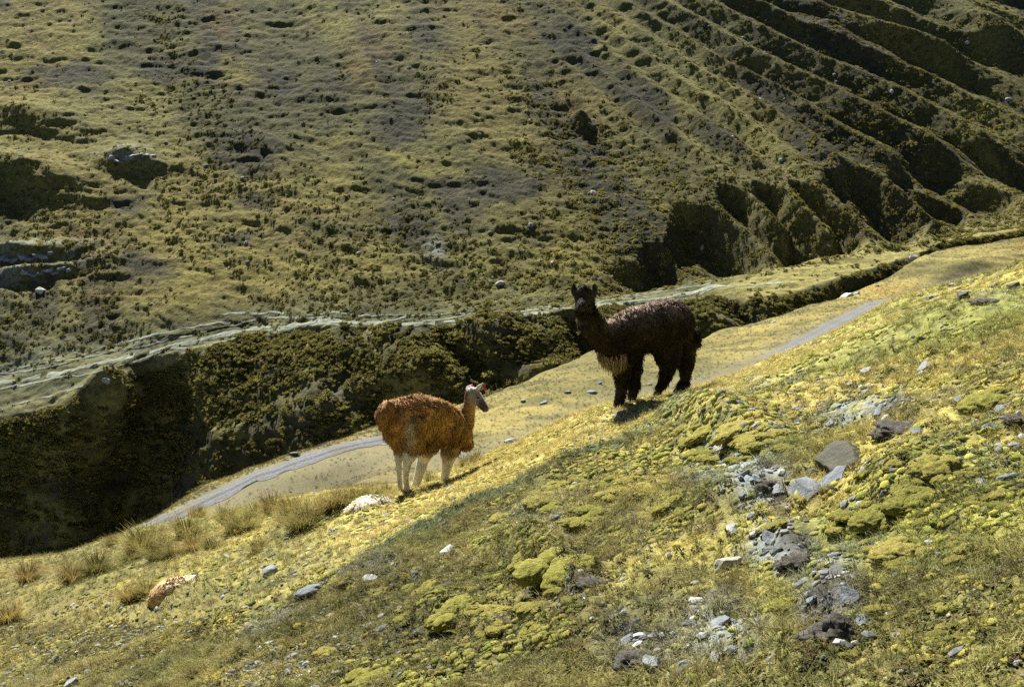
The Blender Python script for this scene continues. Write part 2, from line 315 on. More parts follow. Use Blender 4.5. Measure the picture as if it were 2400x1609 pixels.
# bench + hillside
X, Y, Zz = use2(Z_H); zl = zz * 2.1; zu = zx + .33 * zl
bn = tone((.085, .085, .035), (.175, .165, .07), sst(-.3, .4, fbm(X * .15, Y * 1.1, 4, 97)))
bn = mixc(bn, (.14, .15, .09), (sst(.05, .35, fbm(X * .12, Y * 2.0, 3, 98)) * (1 - sst(350, 650, zpx)) * .8))
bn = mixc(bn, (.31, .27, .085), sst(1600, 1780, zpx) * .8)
col[Z_H] = col[Z_H] + (bn - col[Z_H]) * sst(10.0, 10.12, zs_)[..., None]
hA = fbm_s(zu * .10, zl * .03, 4, 101); hB = fbm(X * .35, zl * .3, 4, 102); hC = fbm(X * 1.4, zl * 1.6, 3, 103)
hcol = tone((.105, .095, .035), (.26, .222, .068), sst(-.3, .35, hA + .4 * hB))
hcol = mixc(hcol, (.165, .155, .075), sst(.0, .35, fbm(X * .06 + 5, zl * .05, 3, 104)) * .3)
hcol = mixc(hcol, (.30, .225, .06), sst(.05, .4, fbm_s(zu * .07 + 3, zl * .035, 4, 107)) * .6)
hw = (60 * hB + 20 * hC, 34 * fbm(X * .35 + 6, zl * .3, 3, 105) + 12 * hC)
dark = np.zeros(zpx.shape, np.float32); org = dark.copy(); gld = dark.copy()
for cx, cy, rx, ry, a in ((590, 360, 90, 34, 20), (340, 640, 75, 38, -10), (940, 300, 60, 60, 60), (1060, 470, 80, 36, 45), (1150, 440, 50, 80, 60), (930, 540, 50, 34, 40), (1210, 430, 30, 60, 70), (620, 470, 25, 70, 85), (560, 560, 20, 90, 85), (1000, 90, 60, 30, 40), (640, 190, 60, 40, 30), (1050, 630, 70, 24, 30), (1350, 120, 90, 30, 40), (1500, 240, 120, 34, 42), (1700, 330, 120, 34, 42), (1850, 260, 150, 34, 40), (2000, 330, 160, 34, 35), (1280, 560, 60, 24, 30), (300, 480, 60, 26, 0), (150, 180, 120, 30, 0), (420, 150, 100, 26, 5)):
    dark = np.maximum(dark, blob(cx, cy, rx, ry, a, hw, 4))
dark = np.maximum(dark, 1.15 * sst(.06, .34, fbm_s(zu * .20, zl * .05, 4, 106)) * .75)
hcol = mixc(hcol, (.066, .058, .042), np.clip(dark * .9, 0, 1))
for cx, cy, rx, ry, a in ((880, 110, 70, 26, 10), (530, 55, 40, 30, 60), (1330, 250, 60, 20, 60), (760, 490, 110, 24, 8), (60, 215, 50, 24, -20), (250, 700, 80, 26, 0), (200, 560, 90, 20, 0), (1180, 40, 60, 20, 20), (830, 160, 50, 34, 50)):
    org = np.maximum(org, blob(cx, cy, rx, ry, a, hw, 2))
hcol = mixc(hcol, (.22, .14, .042), np.clip(org * .6, 0, 1))
for cx, cy, rx, ry, a in ((430, 560, 110, 60, 10), (760, 440, 100, 60, 15), (800, 330, 60, 26, 0), (540, 170, 40, 50, 30), (900, 620, 160, 40, 4), (700, 640, 130, 40, 4), (1340, 600, 110, 70, 30), (1560, 470, 40, 26, 0), (960, 380, 90, 20, 20), (450, 660, 60, 40, 0)):
    gld = np.maximum(gld, blob(cx, cy, rx, ry, a, hw, 2))
hcol = mixc(hcol, (.31, .25, .065), np.clip(gld * .85, 0, 1))
hcol = mixc(hcol, (.36, .36, .33), np.clip(blob(1000, 575, 26, 24, 40, hw) + blob(60, 600, 110, 10, -8, hw) + blob(80, 640, 110, 10, -10, hw) + .7 * blob(300, 372, 50, 10, 4, hw), 0, 1) * .8)
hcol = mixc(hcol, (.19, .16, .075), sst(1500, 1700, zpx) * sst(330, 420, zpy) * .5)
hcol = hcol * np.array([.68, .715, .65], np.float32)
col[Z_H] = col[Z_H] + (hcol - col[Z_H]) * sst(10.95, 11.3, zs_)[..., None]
col = np.clip(col, .01, .9)

# ------------------------------------------------------------------ materials
def new_mat(name):
    m = bpy.data.materials.new(name); m.use_nodes = True; nt = m.node_tree; b = nt.nodes['Principled BSDF']
    b.inputs['Roughness'].default_value = .95; b.inputs['Specular IOR Level'].default_value = .12
    return m, nt, b
def nd(nt, t, **k):
    n = nt.nodes.new(t)
    for a, v in k.items(): setattr(n, a, v)
    return n
def mixn(nt, a, b, fac=None, mode='MIX', f=1.0):
    m = nd(nt, 'ShaderNodeMix', data_type='RGBA', blend_type=mode)
    m.inputs[0].default_value = f
    if fac is not None: nt.links.new(fac, m.inputs[0])
    for s, v in ((6, a), (7, b)):
        if isinstance(v, tuple): m.inputs[s].default_value = (*v, 1)
        else: nt.links.new(v, m.inputs[s])
    return m.outputs[2]
def noise_n(nt, scale, detail=3, rough=.6, coord='Object'):
    tc = nd(nt, 'ShaderNodeTexCoord'); n = nd(nt, 'ShaderNodeTexNoise'); n.inputs['Scale'].default_value = scale
    n.inputs['Detail'].default_value = detail; n.inputs['Roughness'].default_value = rough
    nt.links.new(tc.outputs[coord], n.inputs['Vector']); return n.outputs['Fac']
def ramp(nt, fac, stops):
    r = nd(nt, 'ShaderNodeValToRGB'); e = r.color_ramp.elements
    while len(e) < len(stops): e.new(.5)
    for el, (p, c) in zip(e, stops): el.position = p; el.color = (*c, 1) if len(c) == 3 else c
    nt.links.new(fac, r.inputs[0]); return r.outputs[0]
def bump(nt, b, fac, dist, strength=1.0):
    bp = nd(nt, 'ShaderNodeBump'); bp.inputs['Distance'].default_value = dist; bp.inputs['Strength'].default_value = strength
    nt.links.new(fac, bp.inputs['Height']); nt.links.new(bp.outputs[0], b.inputs['Normal'])
def ground_mat(name, fine, bdist, contrast=.45):
    m, nt, b = new_mat(name)
    at = nd(nt, 'ShaderNodeAttribute', attribute_name='Col')
    n = noise_n(nt, fine, 5, .75); lo = 1 - contrast; hi = 1 + contrast
    c = mixn(nt, at.outputs['Color'], ramp(nt, n, [(.30, (lo, lo, lo)), (.70, (hi, hi, hi))]), mode='MULTIPLY')
    nt.links.new(c, b.inputs['Base Color']); bump(nt, b, n, bdist); return m
M_near = ground_mat('dry_turf', 26, .02, .55)
M_bank = ground_mat('bank_soil', 3.0, .12)
M_hill = ground_mat('hillside_turf', 3.2, .20, .55)

def tag(o, label=None, cat=None, group=None, kind=None):
    if label: o['label'] = label
    if cat: o['category'] = cat
    if group: o['group'] = group
    if kind: o['kind'] = kind
    return o
def grid_mesh(name, V, Cc, mat, smooth=True):
    r, c = V.shape[:2]; me = bpy.data.meshes.new(name)
    idx = np.arange(r * c).reshape(r, c)
    q = np.stack([idx[:-1, :-1], idx[:-1, 1:], idx[1:, 1:], idx[1:, :-1]], -1).reshape(-1, 4)
    me.vertices.add(r * c); me.vertices.foreach_set('co', V.reshape(-1).astype(np.float32))
    me.loops.add(q.size); me.loops.foreach_set('vertex_index', q.reshape(-1).astype(np.int32))
    me.polygons.add(len(q)); me.polygons.foreach_set('loop_start', np.arange(0, q.size, 4, dtype=np.int32))
    if smooth: me.polygons.foreach_set('use_smooth', np.ones(len(q), dtype=bool))
    me.update(calc_edges=True)
    if Cc is not None:
        a = me.attributes.new('Col', 'FLOAT_COLOR', 'POINT')
        a.data.foreach_set('color', np.concatenate([Cc.reshape(-1, 3), np.ones((r * c, 1))], 1).reshape(-1).astype(np.float32))
    me.materials.append(mat); o = bpy.data.objects.new(name, me); C.objects.link(o); return o
def row(k): return int(start[k])
rA, rB = row(7), row(11)
ground = grid_mesh('ground', P[:rA + 1], col[:rA + 1], M_near); tag(ground, kind='structure')
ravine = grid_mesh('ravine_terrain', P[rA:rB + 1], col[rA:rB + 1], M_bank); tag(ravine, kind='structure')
hill = grid_mesh('hillside_terrain', P[rB:], col[rB:], M_hill); tag(hill, kind='structure')

# ray tools on the built terrain
def grid_bvh(V, step=2):
    V = V[::step, ::step]; r, c = V.shape[:2]; idx = np.arange(r * c).reshape(r, c)
    q = np.stack([idx[:-1, :-1], idx[:-1, 1:], idx[1:, 1:], idx[1:, :-1]], -1).reshape(-1, 4)
    return BVHTree.FromPolygons(V.reshape(-1, 3).tolist(), q.tolist())
bench_bvh = grid_bvh(P[row(10) - 8:row(11) + 60], 1)
bvhs = [grid_bvh(P[:row(3) + 30], 2), grid_bvh(P[row(3) + 20:-8], 4)]
def hit(px, py):
    d = Vector([float(v) for v in ray(px, py)]).normalized(); best = None
    for b in bvhs:
        r = b.ray_cast(Vector((0, 0, 0)), d)
        if r[0] is not None and (best is None or r[3] < best[3]): best = r
    return (best[0], best[1] if best[1].z > 0 else -best[1]) if best else (None, None)
def drop(x, y, which=None):
    best = None
    for b in (bvhs if which is None else [bvhs[which]]):
        r = b.ray_cast(Vector((x, y, 200)), Vector((0, 0, -1)))
        if r[0] is not None and (best is None or r[0].z > best[0].z): best = r
    return (best[0], best[1] if best[1].z > 0 else -best[1]) if best else (Vector((x, y, -5)), Vector((0, 0, 1)))
def ppm(pt): return F / (pt.y * cp - pt.z * sp)      # photograph pixels per metre there

# ------------------------------------------------------------------ track, footpaths, stream
m, nt, b = new_mat('gravel_track')
n = noise_n(nt, 14, 5, .8); n_2 = noise_n(nt, 1.2, 3, .6)
c = ramp(nt, n, [(.3, (.09, .092, .097)), (.7, (.27, .275, .285))])
c = mixn(nt, c, (.17, .155, .11), ramp(nt, n_2, [(.5, (0, 0, 0)), (.65, (.7, .7, .7))]))
nt.links.new(c, b.inputs['Base Color']); bump(nt, b, n, .03); M_track = m
r5, r6 = row(5), row(6)
cs = slice(0, NC)
V = P[r5:r6 + 1, cs].copy(); wob_e = .22 * fbm(PX * .02, PX * 0, 3, 111)
V[..., 1] += wob_e[None, :]; V[0, :, 1] += .35 * fbm(PX * .024, PX * 0, 4, 112); V[-1, :, 1] += .35 * fbm(PX * .024, PX * 0 + 9, 4, 113); V[..., 2] += .012 + .05 * np.sin(np.linspace(0, math.pi, V.shape[0]))[:, None] - .03 * np.exp(-((np.linspace(0, 1, V.shape[0]) - .3) / .08) ** 2)[:, None] - .03 * np.exp(-((np.linspace(0, 1, V.shape[0]) - .72) / .08) ** 2)[:, None]
track = grid_mesh('road', V, None, M_track); tag(track, kind='structure')

m, nt, b = new_mat('trodden_path')
n = noise_n(nt, 3.0, 5, .8); nt.links.new(ramp(nt, n, [(.3, (.16, .17, .12)), (.7, (.38, .40, .32))]), b.inputs['Base Color']); M_path = m
pv, pf = [], []
def path_strip(pts, w, seed):
    xs = [p[0] for p in pts]; xx = np.arange(xs[0], xs[-1] + 1, 5.0); yy = np.interp(xx, xs, [p[1] for p in pts]) + 5 * fbm(xx * .02, xx * 0 + seed, 3, seed)
    ww = w * (.45 + .9 * n2(xx * .035, xx * 0 + seed, seed + 5)); last = None
    for a_, b_, w_ in zip(xx, yy, ww):
        h0, _ = hit(a_, b_)
        if h0 is None or h0.y < 60: last = None; continue
        q = []
        for s in (-1, 0, 1):
            r_ = bench_bvh.ray_cast(Vector((h0.x, h0.y + s * w_ * .5, 50)), Vector((0, 0, -1)))[0]
            if r_ is not None: q.append(r_ + Vector((0, 0, .02 if s else .035)))
        if len(q) < 3: last = None; continue
        if max(v.z for v in q) - min(v.z for v in q) > .5 * w_ + .05: last = None; continue
        if last is not None and abs(q[0].y - pv[last][1]) > 3: last = None
        i = len(pv); pv.extend([tuple(v) for v in q])
        if last is not None: pf.extend([(last, i, i + 1, last + 1), (last + 1, i + 1, i + 2, last + 2)])
        last = i
main_p = [(-300, 960), (0, 900), (130, 876), (250, 850), (400, 812), (520, 786), (620, 766), (700, 760), (760, 752), (860, 757), (1000, 758), (1150, 748), (1300, 732), (1400, 716), (1500, 706), (1620, 690), (1665, 674), (1760, 668), (1830, 660)]
path_strip(main_p, .42, 3)
for s_, off, w_ in ((11, -18, .13), (13, 14, .2)):
    path_strip([(x_, y_ + off * (1 - .45 * x_ / 2000) + random.uniform(-5, 5)) for x_, y_ in main_p if x_ < (900 if off > 0 else 1700)], w_, s_)
for s_, pts in ((21, [(0, 876), (200, 828), (420, 770), (600, 748), (760, 742)]), (22, [(520, 740), (640, 730), (760, 752)]), (23, [(860, 757), (960, 744), (1040, 738)]), (25, [(960, 757), (1100, 738), (1250, 728), (1340, 722)]),
                (26, [(1395, 700), (1450, 693), (1560, 700), (1620, 688)]), (28, [(20, 950), (130, 925), (240, 890)]), (29, [(1680, 672), (1640, 690)][::-1])):
    path_strip(pts, .16, s_)
me = bpy.data.meshes.new('path'); me.from_pydata(pv, [], pf); me.materials.append(M_path)
o = bpy.data.objects.new('path', me); C.objects.link(o); tag(o, kind='structure')

m, nt, b = new_mat('stream_water'); b.inputs['Roughness'].default_value = .12; b.inputs['Specular IOR Level'].default_value = .5
n = noise_n(nt, 2.2, 4, .7); nt.links.new(ramp(nt, n, [(.45, (.05, .06, .06)), (.62, (.75, .8, .85))]), b.inputs['Base Color']); bump(nt, b, n, .1); M_water = m
r7 = row(7); mid = (row(8) + row(9)) // 2
V = P[row(8) - 2:row(9) + 2].copy(); V[..., 2] += .16
stream = grid_mesh('stream', V, None, M_water); tag(stream, kind='structure')
# ------------------------------------------------------------------ small builders
def mesh_obj(name, verts, faces, mat, parent=None, smooth=True, link=True, cols=None):
    me = bpy.data.meshes.new(name); me.from_pydata([tuple(v) for v in verts], [], faces)
    if smooth: me.polygons.foreach_set('use_smooth', [True] * len(me.polygons))
    if cols is not None:
        a = me.attributes.new('Col', 'FLOAT_COLOR', 'POINT')
        a.data.foreach_set('color', np.concatenate([np.asarray(cols), np.ones((len(verts), 1))], 1).reshape(-1).astype(np.float32))
    me.update()
    for m_ in (mat if isinstance(mat, (list, tuple)) else [mat]): me.materials.append(m_)
    o = bpy.data.objects.new(name, me)
    if link: C.objects.link(o)
    if parent: o.parent = parent
    return o
def ico(sub):
    bm = bmesh.new(); bmesh.ops.create_icosphere(bm, subdivisions=sub, radius=1)
    bm.verts.ensure_lookup_table(); v = np.array([x.co[:] for x in bm.verts]); f = [tuple(x.index for x in y.verts) for y in bm.faces]; bm.free(); return v, f
ICO = {k: ico(k) for k in (1, 2, 3, 4)}

def tint_mat(name, stops, trans=0.0, nscale=9, rnd_lo=.7, rnd_hi=1.3, attr_tint=False):
    """pigment picked per plant (random) and mottled by noise"""
    m, nt, b = new_mat(name)
    oi = nd(nt, 'ShaderNodeObjectInfo'); c = ramp(nt, oi.outputs['Random'], stops)
    n = noise_n(nt, nscale, 3, .7); c = mixn(nt, c, ramp(nt, n, [(.25, (rnd_lo,) * 3), (.75, (rnd_hi,) * 3)]), mode='MULTIPLY')
    if attr_tint:
        at = nd(nt, 'ShaderNodeAttribute', attribute_name='tint', attribute_type='INSTANCER'); c = mixn(nt, c, at.outputs['Color'], mode='MULTIPLY')
    nt.links.new(c, b.inputs['Base Color'])
    if trans:
        tr = nd(nt, 'ShaderNodeBsdfTranslucent'); nt.links.new(c, tr.inputs[0]); mx = nd(nt, 'ShaderNodeMixShader'); mx.inputs[0].default_value = trans
        nt.links.new(b.outputs[0], mx.inputs[1]); nt.links.new(tr.outputs[0], mx.inputs[2])
        nt.links.new(mx.outputs[0], nt.nodes['Material Output'].inputs[0])
    return m

protos = bpy.data.collections.new('plant_shapes')      # shapes only, never linked to the scene
def proto_coll(name, objs):
    c = bpy.data.collections.new(name)
    for o in objs: c.objects.link(o)
    return c
def scatter(name, pts, nrm, scl, coll, label, cat, tint=None, squash=None, lean=.5):
    n = len(pts); me = bpy.data.meshes.new(name); me.vertices.add(n); me.vertices.foreach_set('co', np.asarray(pts, np.float32).reshape(-1))
    up = np.array([0, 0, 1.]) * (1 - lean) + np.asarray(nrm) * lean; up /= np.linalg.norm(up, axis=1, keepdims=True)
    # euler: tilt about x and y, then spin
    rx = np.arctan2(-up[:, 1], up[:, 2]); ry = np.arcsin(np.clip(up[:, 0], -1, 1))
    rot = np.stack([rx, ry, np.zeros(n)], 1)
    def attr(nm, t, key, arr): a = me.attributes.new(nm, t, 'POINT'); a.data.foreach_set(key, np.ascontiguousarray(arr).reshape(-1))
    attr('rot', 'FLOAT_VECTOR', 'vector', rot.astype(np.float32)); attr('spin', 'FLOAT', 'value', rng.uniform(0, 6.283, n).astype(np.float32))
    attr('scl', 'FLOAT', 'value', np.asarray(scl, np.float32)); attr('idx', 'INT', 'value', rng.integers(0, len(coll.objects), n).astype(np.int32))
    tc = np.ones((n, 4)) if tint is None else np.concatenate([tint, np.ones((n, 1))], 1); attr('tint', 'FLOAT_COLOR', 'color', tc.astype(np.float32))
    o = bpy.data.objects.new(name, me); C.objects.link(o)
    ng = bpy.data.node_groups.new(name, 'GeometryNodeTree'); ng.interface.new_socket('Geometry', in_out='INPUT', socket_type='NodeSocketGeometry'); ng.interface.new_socket('Geometry', in_out='OUTPUT', socket_type='NodeSocketGeometry')
    gi = ng.nodes.new('NodeGroupInput'); go = ng.nodes.new('NodeGroupOutput'); ip = ng.nodes.new('GeometryNodeInstanceOnPoints'); ci = ng.nodes.new('GeometryNodeCollectionInfo')
    ci.inputs['Collection'].default_value = coll; ci.inputs['Separate Children'].default_value = True; ci.inputs['Reset Children'].default_value = True
    L = ng.links.new
    def na(nm, t): q = ng.nodes.new('GeometryNodeInputNamedAttribute'); q.data_type = t; q.inputs['Name'].default_value = nm; return q.outputs['Attribute']
    L(gi.outputs[0], ip.inputs['Points']); L(ci.outputs[0], ip.inputs['Instance']); ip.inputs['Pick Instance'].default_value = True
    L(na('idx', 'INT'), ip.inputs['Instance Index'])
    e2r = ng.nodes.new('FunctionNodeEulerToRotation'); L(na('rot', 'FLOAT_VECTOR'), e2r.inputs[0]); L(e2r.outputs[0], ip.inputs['Rotation'])
    L(na('scl', 'FLOAT'), ip.inputs['Scale'])
    ri = ng.nodes.new('GeometryNodeRotateInstances'); cx = ng.nodes.new('ShaderNodeCombineXYZ'); L(na('spin', 'FLOAT'), cx.inputs[2]); e2 = ng.nodes.new('FunctionNodeEulerToRotation'); L(cx.outputs[0], e2.inputs[0])
    L(ip.outputs[0], ri.inputs['Instances']); L(e2.outputs[0], ri.inputs['Rotation']); ri.inputs['Local Space'].default_value = True
    L(ri.outputs[0], go.inputs[0])
    md_ = o.modifiers.new('scatter', 'NODES'); md_.node_group = ng
    tag(o, label, cat, kind='stuff'); return o

def grid_points(r0, r1, n, weight=None, pxlo=-400, pxhi=2800):
    """random points on the terrain surface between two grid rows"""
    c0, c1 = np.searchsorted(PX, pxlo), np.searchsorted(PX, pxhi) - 1
    rr = rng.integers(r0, r1 - 1, n * 3); pxr = rng.uniform(PX[c0], PX[c1] - 3, n * 3); cc = np.clip(np.searchsorted(PX, pxr) - 1, c0, c1 - 1)
    if weight is not None:
        w = weight[rr, cc]; keep = rng.random(n * 3) < w; rr, cc = rr[keep], cc[keep]
    rr, cc = rr[:n], cc[:n]; u = rng.random(len(rr))[:, None]; v = rng.random(len(rr))[:, None]
    p = (P[rr, cc] * (1 - u) + P[rr, cc + 1] * u) * (1 - v) + (P[rr + 1, cc] * (1 - u) + P[rr + 1, cc + 1] * u) * v
    return p, N1[rr, cc], rr, cc

# ------------------------------------------------------------------ shrubs of the bank and hillside
def leafy_shape(name, seed, nleaf, r=1.0, flat=.75, leaf=.30, lumps=6):
    g = np.random.default_rng(seed); vs, fs = [], []
    cen = g.normal(size=(lumps, 3)) * np.array([.45, .45, .22]) + np.array([0, 0, .42]); rad = g.uniform(.30, .52, lumps)
    for i in range(nleaf):
        k = g.integers(lumps); d = g.normal(size=3); d /= np.linalg.norm(d); d[2] = abs(d[2]) * .9 + d[2] * .1
        p = cen[k] + d * rad[k] * g.uniform(.7, 1.05); p[2] = max(p[2] * flat, .02)
        t = g.normal(size=3); t -= d * t.dot(d) * .6; t /= np.linalg.norm(t); bt = np.cross(d, t); s_ = leaf * g.uniform(.5, 1.1)
        i0 = len(vs); vs += [p - t * s_ * .5, p + bt * s_ * .34 + d * s_ * .12, p + t * s_ * .6 + d * s_ * .18, p - bt * s_ * .34 + d * s_ * .1]; fs.append((i0, i0 + 1, i0 + 2, i0 + 3))
    v, f = ICO[1]
    for k in range(lumps):     # dense inner wood so no light leaks through
        i0 = len(vs); vs += [(cen[k] + q_ * rad[k] * .72) * np.array([1, 1, flat]) for q_ in v]; fs += [tuple(j + i0 for j in t) for t in f]
    return np.array(vs) * r, fs
M_shrub = tint_mat('shrub_leaves', [(0, (.105, .10, .032)), (.35, (.19, .178, .05)), (.7, (.29, .255, .068)), (1, (.17, .125, .04))], nscale=3, attr_tint=True, trans=.4)
shrub_shapes = []
for i in range(5):
    v, f = leafy_shape('shrub', 100 + i, 120, lumps=6 + i % 3, flat=(.55, .45, .6, .5, .5)[i]); shrub_shapes.append(mesh_obj('shrub', v, f, M_shrub, smooth=False, link=False))
shrub_c = proto_coll('shrub_shapes', shrub_shapes)
low_c = proto_coll('low_shrub_shapes', [mesh_obj('shrub', *leafy_shape('shrub', 120 + i, 100, lumps=7, flat=.32, leaf=.34), M_shrub, smooth=False, link=False) for i in range(4)])
# weights
W = np.zeros(PYG.shape, np.float32)
use(Z_B); w = .25 + .95 * sst(-.25, .15, fbm(zx * .22, zz * .25 + zy * .1, 3, 121))
w = w * (1 - .85 * sst(1480, 1700, zpx)) * sst(9.0, 9.1, zs_) * (1 - sst(9.97, 10.05, zs_)); W[Z_B] = np.clip(w, 0, 1)
rb0, rb1 = row(9), row(10) + 4
bp, bn_, br, bc_ = grid_points(rb0, rb1, 9000, W)
bs = rng.uniform(.16, .40, len(bp)) * (.7 + .5 * n2(bp[:, 0] * .3, bp[:, 2] * .4, 5))
use(Z_H); zl = zz * 2.1; zu = zx + .33 * zl
cl = fbm(zu * .14 + 2, zl * .07, 3, 131) + .6 * fbm(zx * .4, zl * .5, 2, 132)
w = .08 + .75 * sst(.02, .42, cl) + .45 * sst(1180, 1330, zpx) * sst(330, 480, zpy) + .35 * sst(1450, 1700, zpx)
w = w + .6 * (blob(60, 300, 150, 30, 8) + blob(40, 450, 170, 60, 6) + blob(320, 400, 90, 30, 6)) + .5 * sst(10.6, 11, zs_) * (1 - sst(11.3, 11.6, zs_)) * sst(560, 700, zpx); w = w * sst(10.7, 11.1, zs_) + .06 * sst(10.05, 10.2, zs_) * (1 - sst(10.7, 11, zs_)); W[Z_H] = np.maximum(W[Z_H], np.clip(w, 0, 1) * .8)
hp, hn, hr, hc = grid_points(row(10) + 2, row(16), 19000, W)
hs = rng.uniform(.06, .20, len(hp)) * (1 + .5 * (rng.random(len(hp)) < .08))
# nearer banks and toes at right
mp_, mn_, mr_, mc_ = grid_points(row(7), row(7) + 6, 110, None, 350, 1250); ms = rng.uniform(.12, .3, len(mp_))
allp = np.concatenate([bp, hp, mp_]); alln = np.concatenate([bn_, hn, mn_]); alls = np.concatenate([bs, hs, ms])
darkt = np.concatenate([np.ones(len(bp)), np.where(fbm(hp[:, 0] * .08, hp[:, 2] * .1, 2, 133) > -.05, .75, 1.0) * np.where(hp[:, 0] < -2, .8, 1), np.ones(len(mp_))])
tint = np.stack([darkt, darkt, darkt], 1) * rng.uniform(.8, 1.2, (len(allp), 1))
# the 240 that show largest are bushes of their own
pxx, pyy = project(allp[:, 0], allp[:, 1], allp[:, 2]); vis = (pxx > 5) & (pxx < 2395) & (pyy > 5) & (np.arange(len(allp)) < len(bp)) & (pyy < 1180) & (pxx > 430)
order = np.argsort(-(alls / allp[:, 1]) * vis)[:240]
keep = np.ones(len(allp), bool); keep[order] = False
ish = np.zeros(len(allp), bool); ish[len(bp):len(bp) + len(hp)] = True
kb = keep & ~ish; scatter('bank_shrubs', allp[kb], alln[kb], alls[kb], shrub_c, 'mass of olive shrubs crowding the ravine bank', 'shrubs', tint[kb], lean=.45)
kb = keep & ish; scatter('hillside_shrubs', allp[kb], alln[kb], alls[kb], low_c, 'low olive shrubs dotted all over the far hillside', 'shrubs', tint[kb] * 1.25, lean=.85)
M_bush = tint_mat('bush_leaves', [(0, (.105, .10, .032)), (.35, (.19, .178, .05)), (.7, (.29, .255, .068)), (1, (.17, .125, .04))], nscale=3, trans=.4)
bush_meshes = []
for q_ in shrub_shapes:
    d_m = q_.data.copy(); d_m.materials.clear(); d_m.materials.append(M_bush); bush_meshes.append(d_m)
for k in order:
    o = bpy.data.objects.new('shrub', bush_meshes[k % 5]); C.objects.link(o); o.location = allp[k]; s_ = float(alls[k]); o.scale = (s_, s_, s_ * random.uniform(.8, 1.1))
    o.rotation_euler = (random.uniform(-.2, .2), random.uniform(-.2, .2), random.uniform(0, 6.28))
    tag(o, 'rounded olive shrub, one of the larger ones crowding the sunlit ravine bank', 'shrub', 'larger shrubs on the ravine bank')

# ------------------------------------------------------------------ foreground ground cover
def puff(seed, sub=2, spikes=0, flat=.6):
    v, f = ICO[sub]; v = v.copy(); n = fbm3(v * 2.4 + seed * 5, 3, seed); v *= (1 + .38 * n)[:, None]; v[:, 2] = np.maximum(v[:, 2], -.25) * flat; f = list(f)
    g = np.random.default_rng(seed); vs = [tuple(x) for x in v]
    for i in range(spikes):
        k = g.integers(len(v)); p = v[k]
        if p[2] < 0: continue
        d = p / (np.linalg.norm(p) + 1e-6) + g.normal(size=3) * .35 + np.array([0, 0, .3]); d /= np.linalg.norm(d); t = np.cross(d, g.normal(size=3)); t /= np.linalg.norm(t) + 1e-6
        i0 = len(vs); l = g.uniform(.12, .24); vs += [tuple(p * .95 + t * .035), tuple(p * .95 - t * .035), tuple(p + d * l)]; f.append((i0, i0 + 1, i0 + 2))
    return vs, f
def blades(seed, n, length, spread, width, bend=.4, seg=2):
    g = np.random.default_rng(seed); vs, fs = [], []
    for i in range(n):
        a = g.uniform(0, 6.283); r0 = spread * math.sqrt(g.random()) * .5; base = np.array([math.cos(a) * r0, math.sin(a) * r0, -.02 * length])
        out = np.array([math.cos(a + g.normal() * .5), math.sin(a + g.normal() * .5), 0]); l = length * g.uniform(.55, 1.1); tilt = g.uniform(.05, .75) * (.35 + r0 / (spread * .5 + 1e-6))
        side = np.array([-out[1], out[0], 0]); prev = None
        for s_ in range(seg + 1):
            t = s_ / seg; ang = tilt + bend * t * g.uniform(.6, 1.3); p = base + (out * math.sin(ang) + np.array([0, 0, math.cos(ang)])) * l * t; w_ = width * (1 - t * .92)
            i0 = len(vs); vs += [tuple(p - side * w_), tuple(p + side * w_)]
            if prev is not None: fs.append((prev, prev + 1, i0 + 1, i0))
            prev = i0
    return vs, fs
def rosette(seed, n=16):
    g = np.random.default_rng(seed); vs, fs = [], []
    for i in range(n):
        a = g.uniform(0, 6.283); out = np.array([math.cos(a), math.sin(a), 0]); side = np.array([-out[1], out[0], 0]); b0 = np.array([*g.normal(size=2) * .35, g.uniform(0, .25)]); l = g.uniform(.35, .7); up = np.array([0, 0, g.uniform(.1, .9)])
        i0 = len(vs); vs += [tuple(b0), tuple(b0 + out * l * .55 + side * l * .28 + up * l * .5), tuple(b0 + out * l + up * l * .7), tuple(b0 + out * l * .55 - side * l * .28 + up * l * .5)]; fs.append((i0, i0 + 1, i0 + 2, i0 + 3))
    return vs, fs
M_moss = tint_mat('moss', [(0, (.12, .13, .03)), (.4, (.24, .235, .05)), (.75, (.37, .32, .08)), (1, (.22, .18, .05))], nscale=14, rnd_lo=.6, rnd_hi=1.35, attr_tint=True)
M_leaf = tint_mat('low_leaves', [(0, (.05, .055, .022)), (.4, (.10, .10, .03)), (.7, (.17, .145, .045)), (1, (.09, .055, .028))], nscale=20)
M_straw = tint_mat('dry_blades', [(0, (.30, .23, .08)), (.5, (.44, .34, .12)), (.85, (.25, .21, .06)), (1, (.52, .44, .24))], nscale=8, trans=.15, attr_tint=True)
M_pebble = tint_mat('pebbles', [(0, (.12, .12, .115)), (.5, (.22, .22, .215)), (.85, (.34, .335, .31)), (1, (.55, .55, .53))], nscale=14)
pc = proto_coll('moss_shapes', [mesh_obj('moss', *puff(30 + i, 2, 110, (.45, .4, .55, .45)[i]), M_moss, link=False) for i in range(4)])
lc = proto_coll('leaf_shapes', [mesh_obj('leaf', *rosette(40 + i), M_leaf, link=False, smooth=False) for i in range(4)])
sc_ = proto_coll('straw_shapes', [mesh_obj('straw', *blades(50 + i, 22, 1.0, .7, .022, .6), M_straw, link=False, smooth=False) for i in range(4)])
pb = proto_coll('pebble_shapes', [mesh_obj('pebble', [tuple(np.array(q_) * np.array([1, .75, .45])) for q_ in puff(60 + i, 1, 0, 1)[0]], puff(60 + i, 1, 0, 1)[1], M_pebble, link=False, smooth=False) for i in range(4)])
use(Z_F); fr0, fr1 = row(1) - 26, row(3) + 20
Wm = np.zeros(PYG.shape, np.float32)
mossn = fbm(zx * 1.5, zy * 1.5, 3, 141); w = .10 + .9 * sst(.02, .32, mossn)
